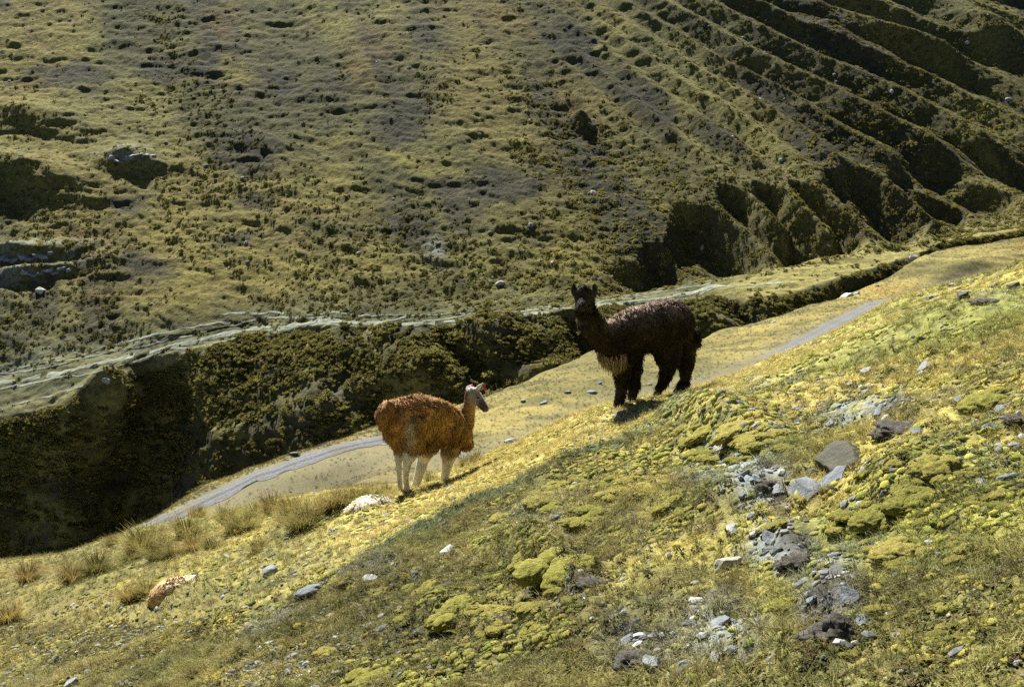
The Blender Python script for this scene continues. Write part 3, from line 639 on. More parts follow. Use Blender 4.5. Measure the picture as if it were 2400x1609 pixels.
for cx, cy, rx, ry, a, s_ in ((1690, 1010, 150, 60, 8, 1), (1290, 1310, 110, 55, 10, 1), (1070, 1420, 80, 40, 0, .8), (2150, 1180, 230, 130, -25, .9), (2330, 960, 130, 30, 0, .8), (2050, 1350, 120, 60, 0, .6), (880, 1590, 70, 22, 0, .8), (1400, 1130, 160, 40, -20, .6), (1180, 1260, 60, 30, 0, .6), (1450, 1000, 70, 20, -20, .6), (1650, 1230, 90, 60, 0, .5), (2250, 1500, 200, 100, 0, .4), (1000, 1240, 160, 20, -25, .5)):
    w = np.maximum(w, blob(cx, cy, rx, ry, a, wp if False else None) * s_ * 1.2)
bare = np.zeros_like(zpx)
for cx, cy, rx, ry, a in ((1720, 1110, 90, 50, 12), (1790, 1165, 60, 50, 0), (1830, 1305, 72, 45, 0), (1690, 1495, 88, 42, 0), (1955, 1420, 72, 72, 0), (2070, 970, 110, 26, 0), (1505, 1515, 60, 40, 0), (2330, 970, 60, 14, 0), (1310, 1392, 80, 16, 8)):
    bare = np.maximum(bare, blob(cx, cy, rx, ry, a, None, 4))
Wm[Z_F] = np.clip(w * (1 - .9 * bare) * (1 - .6 * (1 - sst(300, 800, zpx))), 0, 1)
dist_w = np.clip(9 / np.maximum(zy, 3), .25, 1)
p_, n_, r_, c_ = grid_points(fr0, fr1, 25000, Wm, -500, 3400)
sz = rng.uniform(.008, .026, len(p_)) * (1 + .035 * p_[:, 1])
gold_f = n2(p_[:, 0] * .6, p_[:, 1] * .6, 143)[:, None]
tint = np.array([[.85, .95, .8]]) * (1 - gold_f) + np.array([[1.25, 1.05, .95]]) * gold_f
tint = tint * np.clip(col[r_, c_] / np.array([.27, .215, .07]), .6, 1.5) ** .6
scatter('moss_carpet', p_, n_, sz, pc, 'lumpy yellow-green moss carpet over the near slope', 'moss', tint, lean=.9)
Wl = np.zeros_like(Wm); lw = .35 + .9 * sst(-.1, .3, fbm(zx * .9, zy * .9 + 4, 3, 85)) * (1 - sst(1.9, 2.05, zs_)); lw = lw * (1 - .45 * sst(2.05, 2.2, zs_) * sst(700, 900, zpx)); lw = lw + .8 * blob(1130, 1480, 420, 110, 0); Wl[Z_F] = np.clip(lw * (1 - .75 * bare), 0, 1)
p_, n_, r_, c_ = grid_points(fr0, fr1, 31000, Wl, -500, 3400); scatter('low_herbs', p_, n_, rng.uniform(.014, .034, len(p_)) * (1 + .02 * p_[:, 1]), lc, 'tiny dark green and brown herbs covering the near slope', 'herbs', lean=.8)
Ws = np.zeros_like(Wm); sw = .35 + .7 * sst(-.1, .3, fbm(zx * .6 + 3, zy * .6, 3, 145)) + .4 * sst(2.02, 2.2, zs_); mossy = np.clip(w, 0, 1); Ws[Z_F] = np.clip(sw * (1 - .85 * bare) * (1 - .7 * mossy) * (1 - .6 * blob(1130, 1480, 420, 110, 0)), 0, 1)
p_, n_, r_, c_ = grid_points(fr0, fr1, 48000, Ws, -500, 3400)
tint = np.clip(col[r_, c_] / np.array([.27, .215, .07]), .35, 1.6) * rng.uniform(.75, 1.25, (len(p_), 1))
scatter('short_dry_grass', p_, n_, rng.uniform(.026, .075, len(p_)) * (1 + .02 * p_[:, 1]), sc_, 'short dry golden grass of the near slope', 'grass', tint, lean=.5)
Wp = np.zeros_like(Wm); pw = .10 + .9 * bare + .5 * sst(.15, .4, fbm(zx * .8, zy * .8 + 14, 3, 147)) + .25 * (1 - sst(500, 1000, zpx)); Wp[Z_F] = np.clip(pw, 0, 1)
p_, n_, r_, c_ = grid_points(fr0, fr1, 19000, Wp, -500, 3400); ps = np.exp(rng.normal(math.log(.010), .5, len(p_))) * (1 + .03 * p_[:, 1])
scatter('gravel', p_ + n_ * .004, n_, np.clip(ps, .004, .045), pb, 'scattered pale pebbles and grit on the near slope', 'pebbles', lean=.9)
# coarse tufts and stones on the meadow beyond the crest
p_, n_, r_, c_ = grid_points(row(3) + 30, row(7), 22000); keepm = ~((SEG[r_] > 4.95) & (SEG[r_] < 6.05)); p_, n_ = p_[keepm], n_[keepm]
scatter('meadow_grass', p_, n_, rng.uniform(.05, .12, len(p_)), sc_, 'short golden grass of the meadow beside the track', 'grass', np.clip(col[r_[keepm], c_[keepm]] / np.array([.30, .235, .08]), .3, 1.3) * rng.uniform(.6, 1.0, (len(p_), 1)), lean=.3)
p_, n_, r_, c_ = grid_points(row(3) + 30, row(7), 500)
scatter('meadow_stones', p_, n_, np.exp(rng.normal(math.log(.05), .5, len(p_))), pb, 'small pale stones strewn over the meadow and verge', 'stones', lean=.9)
p_, n_, r_, c_ = grid_points(row(10), row(15), 900)
scatter('hillside_stones', p_, n_, np.clip(np.exp(rng.normal(math.log(.06), .6, len(p_))), .03, .3), pb, 'tiny pale stones speckling the far hillside', 'stones', lean=.9)
# ------------------------------------------------------------------ rocks, soil hummocks, cushions
def rock_mat(name, c0, c1, c2, spec=.25, lich=(.30, .30, .22)):
    m, nt, b = new_mat(name); b.inputs['Specular IOR Level'].default_value = spec; b.inputs['Roughness'].default_value = .75
    n = noise_n(nt, 9, 6, .7); c = ramp(nt, n, [(.28, c0), (.5, c1), (.75, c2)])
    n_2 = noise_n(nt, 24, 4, .7); c = mixn(nt, c, lich, ramp(nt, n_2, [(.58, (0, 0, 0)), (.68, (.6, .6, .6))]))
    nt.links.new(c, b.inputs['Base Color']); bump(nt, b, noise_n(nt, 30, 5, .75), .012); return m
M_slate = rock_mat('slate', (.10, .11, .12), (.17, .19, .205), (.27, .29, .31))
M_white = rock_mat('quartz', (.26, .26, .25), (.46, .46, .44), (.62, .62, .60), lich=(.36, .34, .27))
M_pale = rock_mat('pale_stone', (.17, .18, .175), (.28, .29, .285), (.40, .41, .40))
M_brownr = rock_mat('brown_stone', (.04, .036, .02), (.07, .064, .038), (.11, .10, .06), lich=(.085, .085, .035))
M_cream = rock_mat('cream_stone', (.25, .235, .17), (.42, .40, .31), (.55, .53, .43), lich=(.45, .42, .28))
m, nt, b = new_mat('bare_soil'); n = noise_n(nt, 22, 6, .8); nt.links.new(ramp(nt, n, [(.3, (.05, .042, .034)), (.5, (.12, .105, .085)), (.72, (.27, .25, .22))]), b.inputs['Base Color']); bump(nt, b, n, .03); M_soil = m
RK = {'s': M_slate, 'w': M_white, 'p': M_pale, 'b': M_brownr, 'c': M_cream}

def rock_shape(seed, w, d, hgt, npt=16, rough=.035, peak=0):
    g = np.random.default_rng(seed); bm = bmesh.new()
    for i in range(npt):
        a = g.uniform(0, 6.283); r = g.uniform(.72, 1.0); zc = g.choice([-.5, .5]) * g.uniform(.6, 1.0)
        top = zc > 0; k = .82 if top else 1.0
        bm.verts.new((math.cos(a) * r * w * .5 * k, math.sin(a) * r * d * .5 * k, zc * hgt * (1 + (peak * max(0, math.cos(a + 2.4)) if top else 0))))
    res = bmesh.ops.convex_hull(bm, input=bm.verts[:]); bmesh.ops.delete(bm, geom=[e for e in res['geom_interior'] if isinstance(e, bmesh.types.BMVert)], context='VERTS')
    bmesh.ops.bevel(bm, geom=bm.edges[:], offset=min(w, d, hgt) * .07, segments=1, affect='EDGES', clamp_overlap=True)
    bmesh.ops.triangulate(bm, faces=bm.faces[:])
    bmesh.ops.subdivide_edges(bm, edges=[e for e in bm.edges if e.calc_length() > w * .16], cuts=2, use_grid_fill=True)
    bmesh.ops.triangulate(bm, faces=bm.faces[:])
    co = np.array([v.co[:] for v in bm.verts]); nn = fbm3(co / w * 5 + seed, 3, seed); strata = fbm3(co * np.array([2, 2, 14]) / w + seed, 2, seed + 3)
    bm.normal_update()
    for v, a, s_ in zip(bm.verts, nn, strata):
        v.co += v.normal * (rough * w * a); v.co.x *= 1 + .05 * s_; v.co.y *= 1 + .05 * s_
    return bm
def round_shape(seed, w, d, hgt):
    bm = bmesh.new(); v, f = ICO[3]; n = fbm3(v * 1.3 + seed, 3, seed); q_ = v * (1 + .22 * n)[:, None] * np.array([w * .45, d * .45, hgt * .55]); bv = [bm.verts.new(x) for x in q_]
    for t in f: bm.faces.new([bv[j] for j in t])
    return bm
def place_rock(px, py, wpx, hpx, kind, label, tilt=(0, 0), thick=.5, deep=.75, seed=0, name='rock', peak=0, sink=.25, rotz=None, cat='rock', group=None):
    """base of the rock at photograph point (px, py)"""
    loc, nrm = hit(px, py)
    k = ppm(loc); w = wpx / k * 1.25; hgt = max(hpx / k * thick * .85, .012); seed = seed or int(px * 7 + py)
    bm = round_shape(seed, w, w * deep, hgt) if sink < .2 else rock_shape(seed, w, w * deep, hgt, peak=peak); me = bpy.data.meshes.new(name); bm.to_mesh(me); bm.free(); me.materials.append(RK[kind])
    o = bpy.data.objects.new(name, me); C.objects.link(o)
    q = Vector((0, 0, 1)).lerp(nrm, .8).to_track_quat('Z', 'Y').to_matrix().to_4x4()
    o.matrix_world = Matrix.Translation(loc + nrm * (hgt * (.5 - sink) + .005)) @ q @ Euler((tilt[0] * D2R, tilt[1] * D2R, (random.uniform(-.3, .3) if rotz is None else rotz * D2R))).to_matrix().to_4x4()
    tag(o, label, cat, group); return o
R = [
 (1975, 1085, 172, 62, 'b', 'large dark brown slab with a peaked top above the slate slabs', (4, 4), .62, .6, .6),
 (1945, 1132, 128, 46, 's', 'broad blue-grey slate slab lying just below the dark brown slab', (16, 8), .35, .6, 0),
 (2025, 1110, 50, 18, 'p', 'small pale green-grey stone at the right end of the slate slabs', (6, 0), .6, .6, 0),
 (1898, 1156, 98, 62, 's', 'tilted grey slate slab with dark shaded end, left of the broad slab', (18, 24), .5, .6, 0),
 (1716, 1240, 40, 24, 'w', 'white quartz stone on moss left of the bent slate', (4, 12), .5, .7, 0),
 (1806, 1262, 74, 28, 's', 'thin bent blue-grey slate blade between the two soil hummocks', (10, 20), .3, .4, 0),
 (1712, 1332, 86, 50, 'c', 'thick cream-topped stone with a black shaded underside', (-6, -14), .75, .6, 0),
 (1630, 1408, 54, 24, 'w', 'flat white stone left of the grey flat slab near the bottom', (4, -12), .4, .6, 0),
 (1690, 1462, 78, 36, 's', 'flat blue-grey slab above the grit patch near the bottom', (10, -4), .4, .7, 0),
 (1628, 1452, 22, 15, 'w', 'small white chip beside the flat blue-grey slab', (0, 0), .7, .8, 0),
 (1682, 1546, 50, 32, 'p', 'weathered grey stone low in the grit patch', (0, 10), .6, .7, 0),
 (1672, 1570, 20, 12, 'w', 'tiny white stone just below the weathered grey stone', (0, 0), .7, .8, 0),
 (1885, 1452, 66, 24, 's', 'narrow slate slab poking from the left of the tall soil hummock', (6, -16), .35, .45, 0),
 (1850, 1330, 46, 30, 's', 'blue-grey stone embedded in the foot of the slumped soil hummock', (14, 14), .6, .6, 0),
 (2098, 1495, 34, 22, 'p', 'small pale stone right of the tall soil hummock', (8, 10), .5, .7, 0),
 (2030, 874, 52, 20, 'p', 'grey-green stone upslope, left of its larger neighbour', (6, 6), .7, .6, 0),
 (2166, 866, 64, 28, 'p', 'larger grey stone upslope with a dark shaded underside', (8, 12), .7, .6, 0),
 (2246, 940, 40, 17, 's', 'dark slate lump on the moss at right, under the upslope stones', (4, 6), .8, .6, 0),
 (2256, 704, 48, 30, 'b', 'dark blocky rock under the long white slab near the track', (4, 4), 1.0, .7, 0),
 (2272, 688, 96, 16, 'w', 'long thin white slab sticking out above the dark blocky rock', (0, -17), .35, .3, 0),
 (2185, 700, 44, 16, 'p', 'low grey stone left of the dark blocky rock', (4, 0), .7, .6, 0),
 (2376, 676, 44, 22, 'b', 'dark rock at the right edge below the skyline grass', (4, 0), .9, .7, 0),
 (2230, 668, 40, 10, 'p', 'small pale slab above the long white slab', (0, -12), .5, .4, 0),
 (1050, 1294, 52, 32, 'w', 'bright white stone on the green edge of the near bank', (4, -14), .6, .75, 0),
 (637, 1346, 40, 36, 'p', 'rounded grey-white boulder below the grass tussocks', (0, 6), .75, .85, 0),
 (722, 1392, 66, 54, 's', 'leaning blue-grey boulder half buried in the slope', (-4, -24), .45, .7, 0),
 (868, 1358, 46, 16, 'w', 'pale flat stone right of the leaning boulder', (4, 0), .5, .6, 0),
 (531, 1305, 28, 10, 'c', 'thin tan slab on the turf under the tussock row', (0, -20), .5, .5, 0),
 (924, 1324, 18, 8, 'w', 'little white stone on bare turf right of the rounded boulder', (0, 0), .6, .7, 0),
 (193, 1502, 28, 16, 'p', 'small slab stone on the lower left slope', (4, -14), .6, .6, 0),
 (170, 1604, 52, 24, 'p', 'pale stone at the bottom left corner', (4, -10), .7, .7, 0),
 (775, 1442, 36, 14, 'w', 'whitish stone at the left end of the near bank', (4, -8), .5, .6, 0),
 (632, 1510, 34, 20, 'p', 'grey-white stone below the dark left end of the near bank', (4, -14), .6, .7, 0),
 (1528, 1556, 56, 30, 'p', 'grey stone buried in the soil hummock at the bottom centre', (0, 12), .7, .7, 0),
 (1570, 1594, 40, 10, 'w', 'white splinter of stone at the bottom edge', (0, 34), .5, .3, 0),
 (2320, 1002, 56, 12, 's', 'thin bluish slab in the turf near the right edge', (4, 6), .5, .5, 0),
 (2028, 1294, 28, 12, 'p', 'small bluish-white stone right of the slumped soil hummock', (4, 0), .5, .7, 0),
 (1194, 1036, 36, 16, 'p', 'grey stone on the crest between the llama and the alpaca', (0, -10), .7, .6, 0),
 (1450, 972, 40, 10, 's', 'flat slate on the golden slope below the alpaca', (6, -6), .6, .6, 0),
 (1746, 1092, 46, 12, 'p', 'pale flake of stone at the left of the grit patch', (6, -4), .5, .5, 0),
 (1806, 1174, 34, 14, 'w', 'white chip of stone tucked under the soil lip', (0, -16), .6, .5, 0),
 (1818, 1148, 56, 16, 'p', 'greenish-grey stone in the dark soil lip below the slates', (10, 0), .6, .6, 0),
 (930, 1350, 16, 9, 'w', 'tiny white stone right of the pale flat stone', (0, 0), .7, .7, 0),
 (2100, 1350, 30, 10, 's', 'flat blue chip among the moss mats', (6, 0), .5, .6, 0),
 (1672, 1108, 40, 14, 's', 'dark flat slate at the left rim of the grit patch', (8, -6), .6, .6, 0),
 (1770, 1128, 46, 18, 's', 'dark slate in the middle of the grit patch', (10, 8), .6, .6, 0),
 (1742, 1160, 34, 14, 's', 'smaller dark slate low in the grit patch', (6, -10), .6, .6, 0),
 (2062, 962, 60, 18, 's', 'long grey slate beside the wide soil hummock', (8, 4), .5, .5, 0),
 (2150, 1012, 44, 16, 's', 'dark slate under the right end of the wide soil hummock', (6, 8), .6, .6, 0),
 (1990, 1400, 64, 26, 's', 'broad dark slate on top of the tall soil hummock', (12, 10), .5, .7, 0),
 (2020, 1460, 46, 22, 's', 'dark slate on the right flank of the tall soil hummock', (12, 20), .6, .7, 0),
 (1905, 1405, 40, 18, 's', 'dark slate behind the narrow slab at the tall hummock', (8, -8), .6, .7, 0),
 (1470, 1500, 52, 20, 's', 'grey slate on top of the bottom-centre soil hummock', (10, -8), .5, .7, 0),
 (2296, 1136, 60, 16, 's', 'low grey slate in the turf at right, below the thin bluish slab', (6, 0), .5, .6, 0),
 (2360, 1120, 70, 20, 's', 'weathered grey slate near the right edge', (8, 4), .5, .6, 0),
 (2345, 962, 50, 16, 's', 'grey slate against the soil hummock at the right edge', (6, 4), .6, .6, 0),
 (2330, 668, 50, 12, 'p', 'pale slate patch above the gravelly hummock', (4, -6), .5, .5, 0),
 (1860, 1150, 40, 26, 's', 'upright slate piece between soil lip and tilted slab', (20, 30), .5, .6, 0),
 (2060, 1425, 24, 8, 's', 'narrow blue chip right of the tall hummock top', (6, 0), .5, .6, 0),
]
for r in R:
    place_rock(*r[:6], tilt=r[6], thick=r[7], deep=r[8], peak=r[9], sink=.15 if 'boulder' in r[5] else .25)
# boulders of the verge and the far slope
for px, py, w, hh, kd, lb in ((1331, 922, 22, 12, 's', 'small blue-grey stone on the meadow left of the alpaca fringe'), (1389, 921, 34, 11, 's', 'wide dark stone on the meadow in front of the alpaca'), (1404, 900, 22, 10, 's', 'dark stone just above the wide dark stone on the meadow'), (1499, 874, 20, 10, 'p', 'pale stone framed under the alpaca belly'),
                              (1226, 940, 20, 9, 's', 'lone dark stone on the meadow right of the llama head'), (1275, 946, 26, 9, 's', 'dark flat stone between llama and alpaca on the meadow'), (690, 1066, 30, 12, 'b', 'dark stone on the ravine edge above the track'), (98, 684, 26, 18, 'w', 'white boulder on the far slope at left, under the ledges'), (1385, 296, 34, 22, 'b', 'dark crag jutting from the middle of the far hillside'),
                              (250, 892, 22, 10, 'p', 'grey boulder beside the footpath at left'), (2143, 606, 30, 12, 'w', 'white boulder in the stream bed at far right'), (2128, 618, 26, 12, 'w', 'white boulder lower in the stream bed at far right'), (1985, 694, 40, 12, 'w', 'pale boulder in the stream at the foot of the shrubs'), (2010, 688, 22, 9, 'p', 'grey boulder beside the pale one in the stream')):
    place_rock(px, py, w, hh, kd, lb, tilt=(4, random.uniform(-12, 12)), thick=.9, deep=.7, cat='boulder' if py < 720 else 'rock', name='boulder' if py < 720 else 'rock')

# rocky ledges and the outcrop on the left of the far slope
def ledge(px, py, wpx, hpx, label, n=6):
    loc, nrm = hit(px, py); k = ppm(loc); root = bpy.data.objects.new('rock_outcrop', None); C.objects.link(root); root.location = loc; tag(root, label, 'rock outcrop')
    g = random.Random(int(px + py))
    for i in range(n):
        t = (i + .5) / n - .5; p, nn = hit(px + t * wpx * .9, py - t * wpx * .10 + g.uniform(-.3, .3) * hpx); w = wpx / n * g.uniform(1.4, 2.4) / k
        bm = rock_shape(int(px * 3 + i), w, w * .9, hpx / k * g.uniform(.35, .6)); me = bpy.data.meshes.new('stone'); bm.to_mesh(me); bm.free(); me.materials.append(M_slate if i % 3 else M_pale)
        o = bpy.data.objects.new('stone', me); C.objects.link(o); o.parent = root; o.location = p - loc - nn * .1; o.rotation_euler = (g.uniform(0, .4), g.uniform(-.2, .2), g.uniform(-.4, .4))
ledge(310, 368, 120, 26, 'grey-topped rock outcrop with shaded underside on the left hillside', 7)
ledge(60, 600, 150, 18, 'upper band of grey rock ledges at the left edge', 8)
ledge(110, 632, 130, 16, 'lower band of grey rock ledges at the left edge', 7)

# dark eroded soil hummocks, and one lump in place of a shadow
def hummock(px, py, wpx, hpx, label):
    loc, nrm = hit(px, py); k = ppm(loc); w, hh = wpx / k, hpx / k; v, f = ICO[4]; v = v.copy(); sd = int(px + py)
    n = fbm3(v * 1.6 + sd, 4, sd); n_2 = fbm3(v * 7 + sd, 3, sd + 9); r = 1 + .5 * n + .42 * n_2
    v = v * r[:, None] * np.array([w * .56, w * .5, hh * .36]); v[:, 2] = np.maximum(v[:, 2], -hh * .3)
    o = mesh_obj('soil_hummock', v, f, M_soil); o.location = loc + Vector((0, 0, -hh * .04)); tag(o, label, 'soil hummock', 'eroded soil hummocks'); return o
hummock(1958, 1492, 120, 130, 'tall dark eroded soil hummock near the lower right')
hummock(1872, 1325, 92, 72, 'slumped dark soil hummock below the bent slate')
hummock(2118, 1010, 120, 56, 'wide dark soil hummock upslope of the brown slab')
hummock(1505, 1552, 112, 76, 'grey crumbling soil hummock at the bottom centre')
hummock(1806, 1142, 56, 46, 'small dark soil lip left of the tilted slate')
hummock(1384, 1372, 66, 46, 'dark lump standing in for the shadow right of the big moss mound')  # soil-coloured lump in place of the moss mound's shadow
hummock(2386, 984, 60, 34, 'dark soil hummock at the right edge')
hummock(2312, 708, 64, 26, 'grey gravelly hummock right of the dark blocky rock')

# moss cushions
M_cush = tint_mat('cushion_moss', [(0, (.31, .295, .06)), (.5, (.40, .36, .075)), (1, (.48, .41, .10))], nscale=9, rnd_lo=.5, rnd_hi=1.4)
nt = M_cush.node_tree; bump(nt, nt.nodes['Principled BSDF'], noise_n(nt, 22, 4, .75), .025)
def cushion_mesh(seed, lumps=7):
    g = np.random.default_rng(seed); vs, fs = [], []
    for k in range(lumps):
        v, f = ICO[4]; v = v.copy(); n = fbm3(v * 3.2 + k * 7 + seed, 2, seed + k) + .55 * fbm3(v * 13 + k * 7 + seed, 2, seed + k); r = g.uniform(.26, .46); a = g.uniform(0, 6.283); q_ = .52 * math.sqrt(g.random())
        v = v * (1 + .22 * n)[:, None] * np.array([r, r, r * .62]) + np.array([math.cos(a) * q_, math.sin(a) * q_ * .8, .08 + g.uniform(-.05, .08) - .1 * q_])
        i0 = len(vs); vs += [tuple(x) for x in v]; fs += [tuple(j + i0 for j in t) for t in f]
        for i in range(0):
            p = v[g.integers(len(v))]; c_ = np.array([math.cos(a) * q_, math.sin(a) * q_ * .8, 0]); d = p - c_; d /= np.linalg.norm(d) + 1e-6
            if d[2] < -.1: continue
            d = d + g.normal(size=3) * .4 + np.array([0, 0, .25]); d /= np.linalg.norm(d); t = np.cross(d, g.normal(size=3)); t /= np.linalg.norm(t) + 1e-6; l = g.uniform(.05, .1); i0 = len(vs)
            vs += [tuple(p + t * .016), tuple(p - t * .016), tuple(p + d * l)]; fs.append((i0, i0 + 1, i0 + 2))
    me = bpy.data.meshes.new('moss_cushion'); me.from_pydata(vs, [], fs); me.polygons.foreach_set('use_smooth', [True] * len(fs)); me.materials.append(M_cush); return me
CM = [cushion_mesh(200 + i, 6 + i % 4) for i in range(5)]
def cushion(px, py, wpx, label, group=None, k=None, hz=1.0):
    loc, nrm = hit(px, py)
    if loc is None: return
    s_ = wpx / ppm(loc) / 1.15; o = bpy.data.objects.new('moss_cushion', CM[(int(px + py) if k is None else k) % 5]); C.objects.link(o)
    o.matrix_world = Matrix.Translation(loc + nrm * s_ * .05) @ Vector((0, 0, 1)).lerp(nrm, .45).to_track_quat('Z', 'Y').to_matrix().to_4x4() @ Euler((0, 0, random.uniform(0, 6.28))).to_matrix().to_4x4() @ Matrix.Diagonal((s_, s_, s_ * hz * .75, 1))
    tag(o, label, 'moss cushion', group)
for px, py, w, lb in ((1290, 1352, 170, 'big yellow-green moss mound with dark shade at its foot'), (1225, 1322, 70, 'moss lobe on the left flank of the big moss mound'), (1060, 1452, 120, 'broad moss cushion left of the big moss mound'), (1145, 1440, 90, 'moss cushion between the broad cushion and the big mound'), (880, 1594, 110, 'rounded yellow moss cushion at the bottom edge'),
                      (1180, 1215, 60, 'golden moss cushion on the bank above the white stone'), (1815, 1238, 56, 'dark-sided moss knob beside the yellow flower'), (1650, 1020, 90, 'left moss hump of the lumpy rise below the alpaca'), (1715, 1015, 100, 'middle moss hump of the lumpy rise below the alpaca'), (1775, 1035, 80, 'right moss hump of the lumpy rise below the alpaca'), (1880, 1170, 46, 'brownish moss knob against the tilted slate'),
                      (2130, 1170, 130, 'large moss mat right of the slate slabs'), (2060, 1220, 110, 'moss mat right of the yellow flower'), (2200, 1110, 120, 'high moss mat right of the dark brown slab'), (2120, 1300, 130, 'moss mat above the tall soil hummock, to its right'), (2330, 950, 130, 'bright green moss mat near the right edge'), (1850, 1425, 70, 'orange moss cushion left of the tall soil hummock'), (760, 1530, 60, 'small yellow cushion in the dark lower bank')):
    cushion(px, py, w, lb)
g_ = random.Random(5)
for cx, cy, rx, ry, n, lb, gp in ((1690, 1040, 150, 45, 34, 'small golden moss cushion on the lumpy rise below the alpaca', 'cushions on the lumpy rise'), (2150, 1200, 200, 140, 54, 'small moss cushion in the mats right of the slates', 'cushions right of the slates'), (1400, 1180, 200, 60, 30, 'small golden cushion along the upper near bank', 'cushions along the near bank'), (1150, 1420, 240, 90, 30, 'small moss cushion in the dark herbs around the big mound', 'cushions around the big mound'), (2150, 1480, 220, 90, 26, 'small moss cushion in the lower right corner', 'cushions in the lower right')):
    for i in range(n):
        a = g_.uniform(0, 6.283); r = math.sqrt(g_.random()); cushion(cx + rx * r * math.cos(a), cy + ry * r * math.sin(a), g_.uniform(26, 62), lb, gp, k=i)

# ------------------------------------------------------------------ tall grass tussocks
M_tus = tint_mat('tussock_grass', [(0, (.26, .23, .07)), (.4, (.42, .35, .11)), (.8, (.50, .37, .12)), (1, (.34, .32, .10))], trans=.3, nscale=9, rnd_lo=.3, rnd_hi=1.3)
M_tusb = tint_mat('brown_tussock_grass', [(0, (.20, .165, .06)), (.5, (.29, .225, .08)), (1, (.36, .275, .095))], trans=.3, nscale=3)
def tus_mesh(seed, mat):
    v, f = blades(seed, 480, 1.0, .46, .015, .5, 3); me = bpy.data.meshes.new('grass_tussock'); me.from_pydata(v, [], f); me.materials.append(mat); return me
TM = [tus_mesh(300 + i, M_tus) for i in range(4)] + [tus_mesh(310 + i, M_tusb) for i in range(2)]
ORD = 'first second third fourth fifth sixth seventh eighth ninth tenth eleventh twelfth thirteenth fourteenth fifteenth sixteenth seventeenth eighteenth nineteenth twentieth twenty-first twenty-second twenty-third twenty-fourth twenty-fifth'.split()
row_t = sorted([(309, 1313, 36, 0), (332, 1297, 72, 0), (352, 1288, 66, 0), (370, 1312, 46, 0), (411, 1308, 42, 1), (437, 1260, 62, 0), (455, 1290, 48, 0), (466, 1212, 36, 0), (495, 1286, 34, 0), (533, 1226, 50, 0), (548, 1254, 42, 0), (572, 1244, 50, 0), (603, 1212, 46, 0), (640, 1202, 56, 1), (672, 1226, 42, 0), (683, 1200, 46, 0), (701, 1242, 54, 0), (722, 1230, 56, 0), (751, 1206, 50, 0), (783, 1196, 60, 1), (812, 1190, 56, 0), (842, 1172, 50, 0), (872, 1158, 36, 0)])
oth_t = [(65, 1362, 52, 1, 'brown grass tussock near the left edge, level with the lying tan animal'), (167, 1366, 58, 1, 'brownish grass tussock left of a pale green one'), (229, 1340, 54, 0, 'pale green grass tussock right of the brownish pair'), (264, 1276, 32, 1, 'small rusty tussock on the brink of the dark ravine'), (305, 1406, 48, 0, 'dark grass tussock just left of the lying tan animal'), (346, 1392, 44, 0, 'grass tussock touching the lying tan animal'), (22, 1456, 54, 0, 'dark green tussock at the left edge'),
         (608, 1290, 34, 0, 'thin wispy grass tuft above the rounded boulder'), (188, 1352, 40, 0, 'middle tussock between the brownish and the pale green one'), (1092, 1092, 34, 0, 'thin straw grass at the llama chest'), (1010, 1128, 30, 0, 'straw grass between the llama legs'), (905, 1156, 30, 0, 'straw grass behind the llama hind legs'), (1115, 1080, 30, 0, 'wispy grass on the crest right of the llama')]
def tussock(px, py, hpx, br, label, group):
    loc, nrm = hit(px, py)
    if loc is None or loc.y > 34: loc = Vector([float(q_) for q_ in at_D(px, py, 22.)]); loc = drop(loc.x, loc.y, 0)[0]
    s_ = hpx / ppm(loc) * 1.18; o = bpy.data.objects.new('grass_tussock', TM[(4 + int(px) % 2) if br else int(px) % 4]); C.objects.link(o); o.location = loc - Vector((0, 0, .02)); o.scale = (s_ * random.uniform(.9, 1.25), s_ * random.uniform(.9, 1.2), s_)
    o.rotation_euler = (random.uniform(-.12, .12), random.uniform(-.05, .2), random.uniform(0, 6.28)); tag(o, label, 'grass tussock', group)
for i, (px, py, hh, br) in enumerate(row_t):
    tussock(px, py, hh, br, '%s %s grass tussock from the left in the row along the crest' % (ORD[i], 'brown' if br else 'straw-green'), 'tussocks along the crest')
for px, py, hh, br, lb in oth_t: tussock(px, py, hh, br, lb, 'scattered tussocks')

# the one yellow flower
loc, nrm = hit(1808, 1228); k = ppm(loc); root = bpy.data.objects.new('flower', None); C.objects.link(root); root.location = loc; tag(root, 'single bright yellow flower beside the dark-sided moss knob', 'flower')
m, nt, b = new_mat('petal'); b.inputs['Base Color'].default_value = (.85, .50, .02, 1); M_pet = m
m, nt, b = new_mat('stem'); b.inputs['Base Color'].default_value = (.12, .16, .04, 1); M_stem = m
mesh_obj('stem', [(-.002, 0, 0), (.002, 0, 0), (.002, 0, .03), (-.002, 0, .03), (0, -.002, 0), (0, .002, 0), (0, .002, .03), (0, -.002, .03)], [(0, 1, 2, 3), (4, 5, 6, 7)], M_stem, root)
for i in range(6):
    a = i * 1.047; c_, s_ = math.cos(a), math.sin(a); q_ = [(0, 0, .03), (.008, .006, .034), (.018, 0, .037), (.008, -.006, .034)]
    mesh_obj('petal', [(x * c_ - y * s_, x * s_ + y * c_, z_) for x, y, z_ in q_], [(0, 1, 2, 3)], M_pet, root, smooth=False)
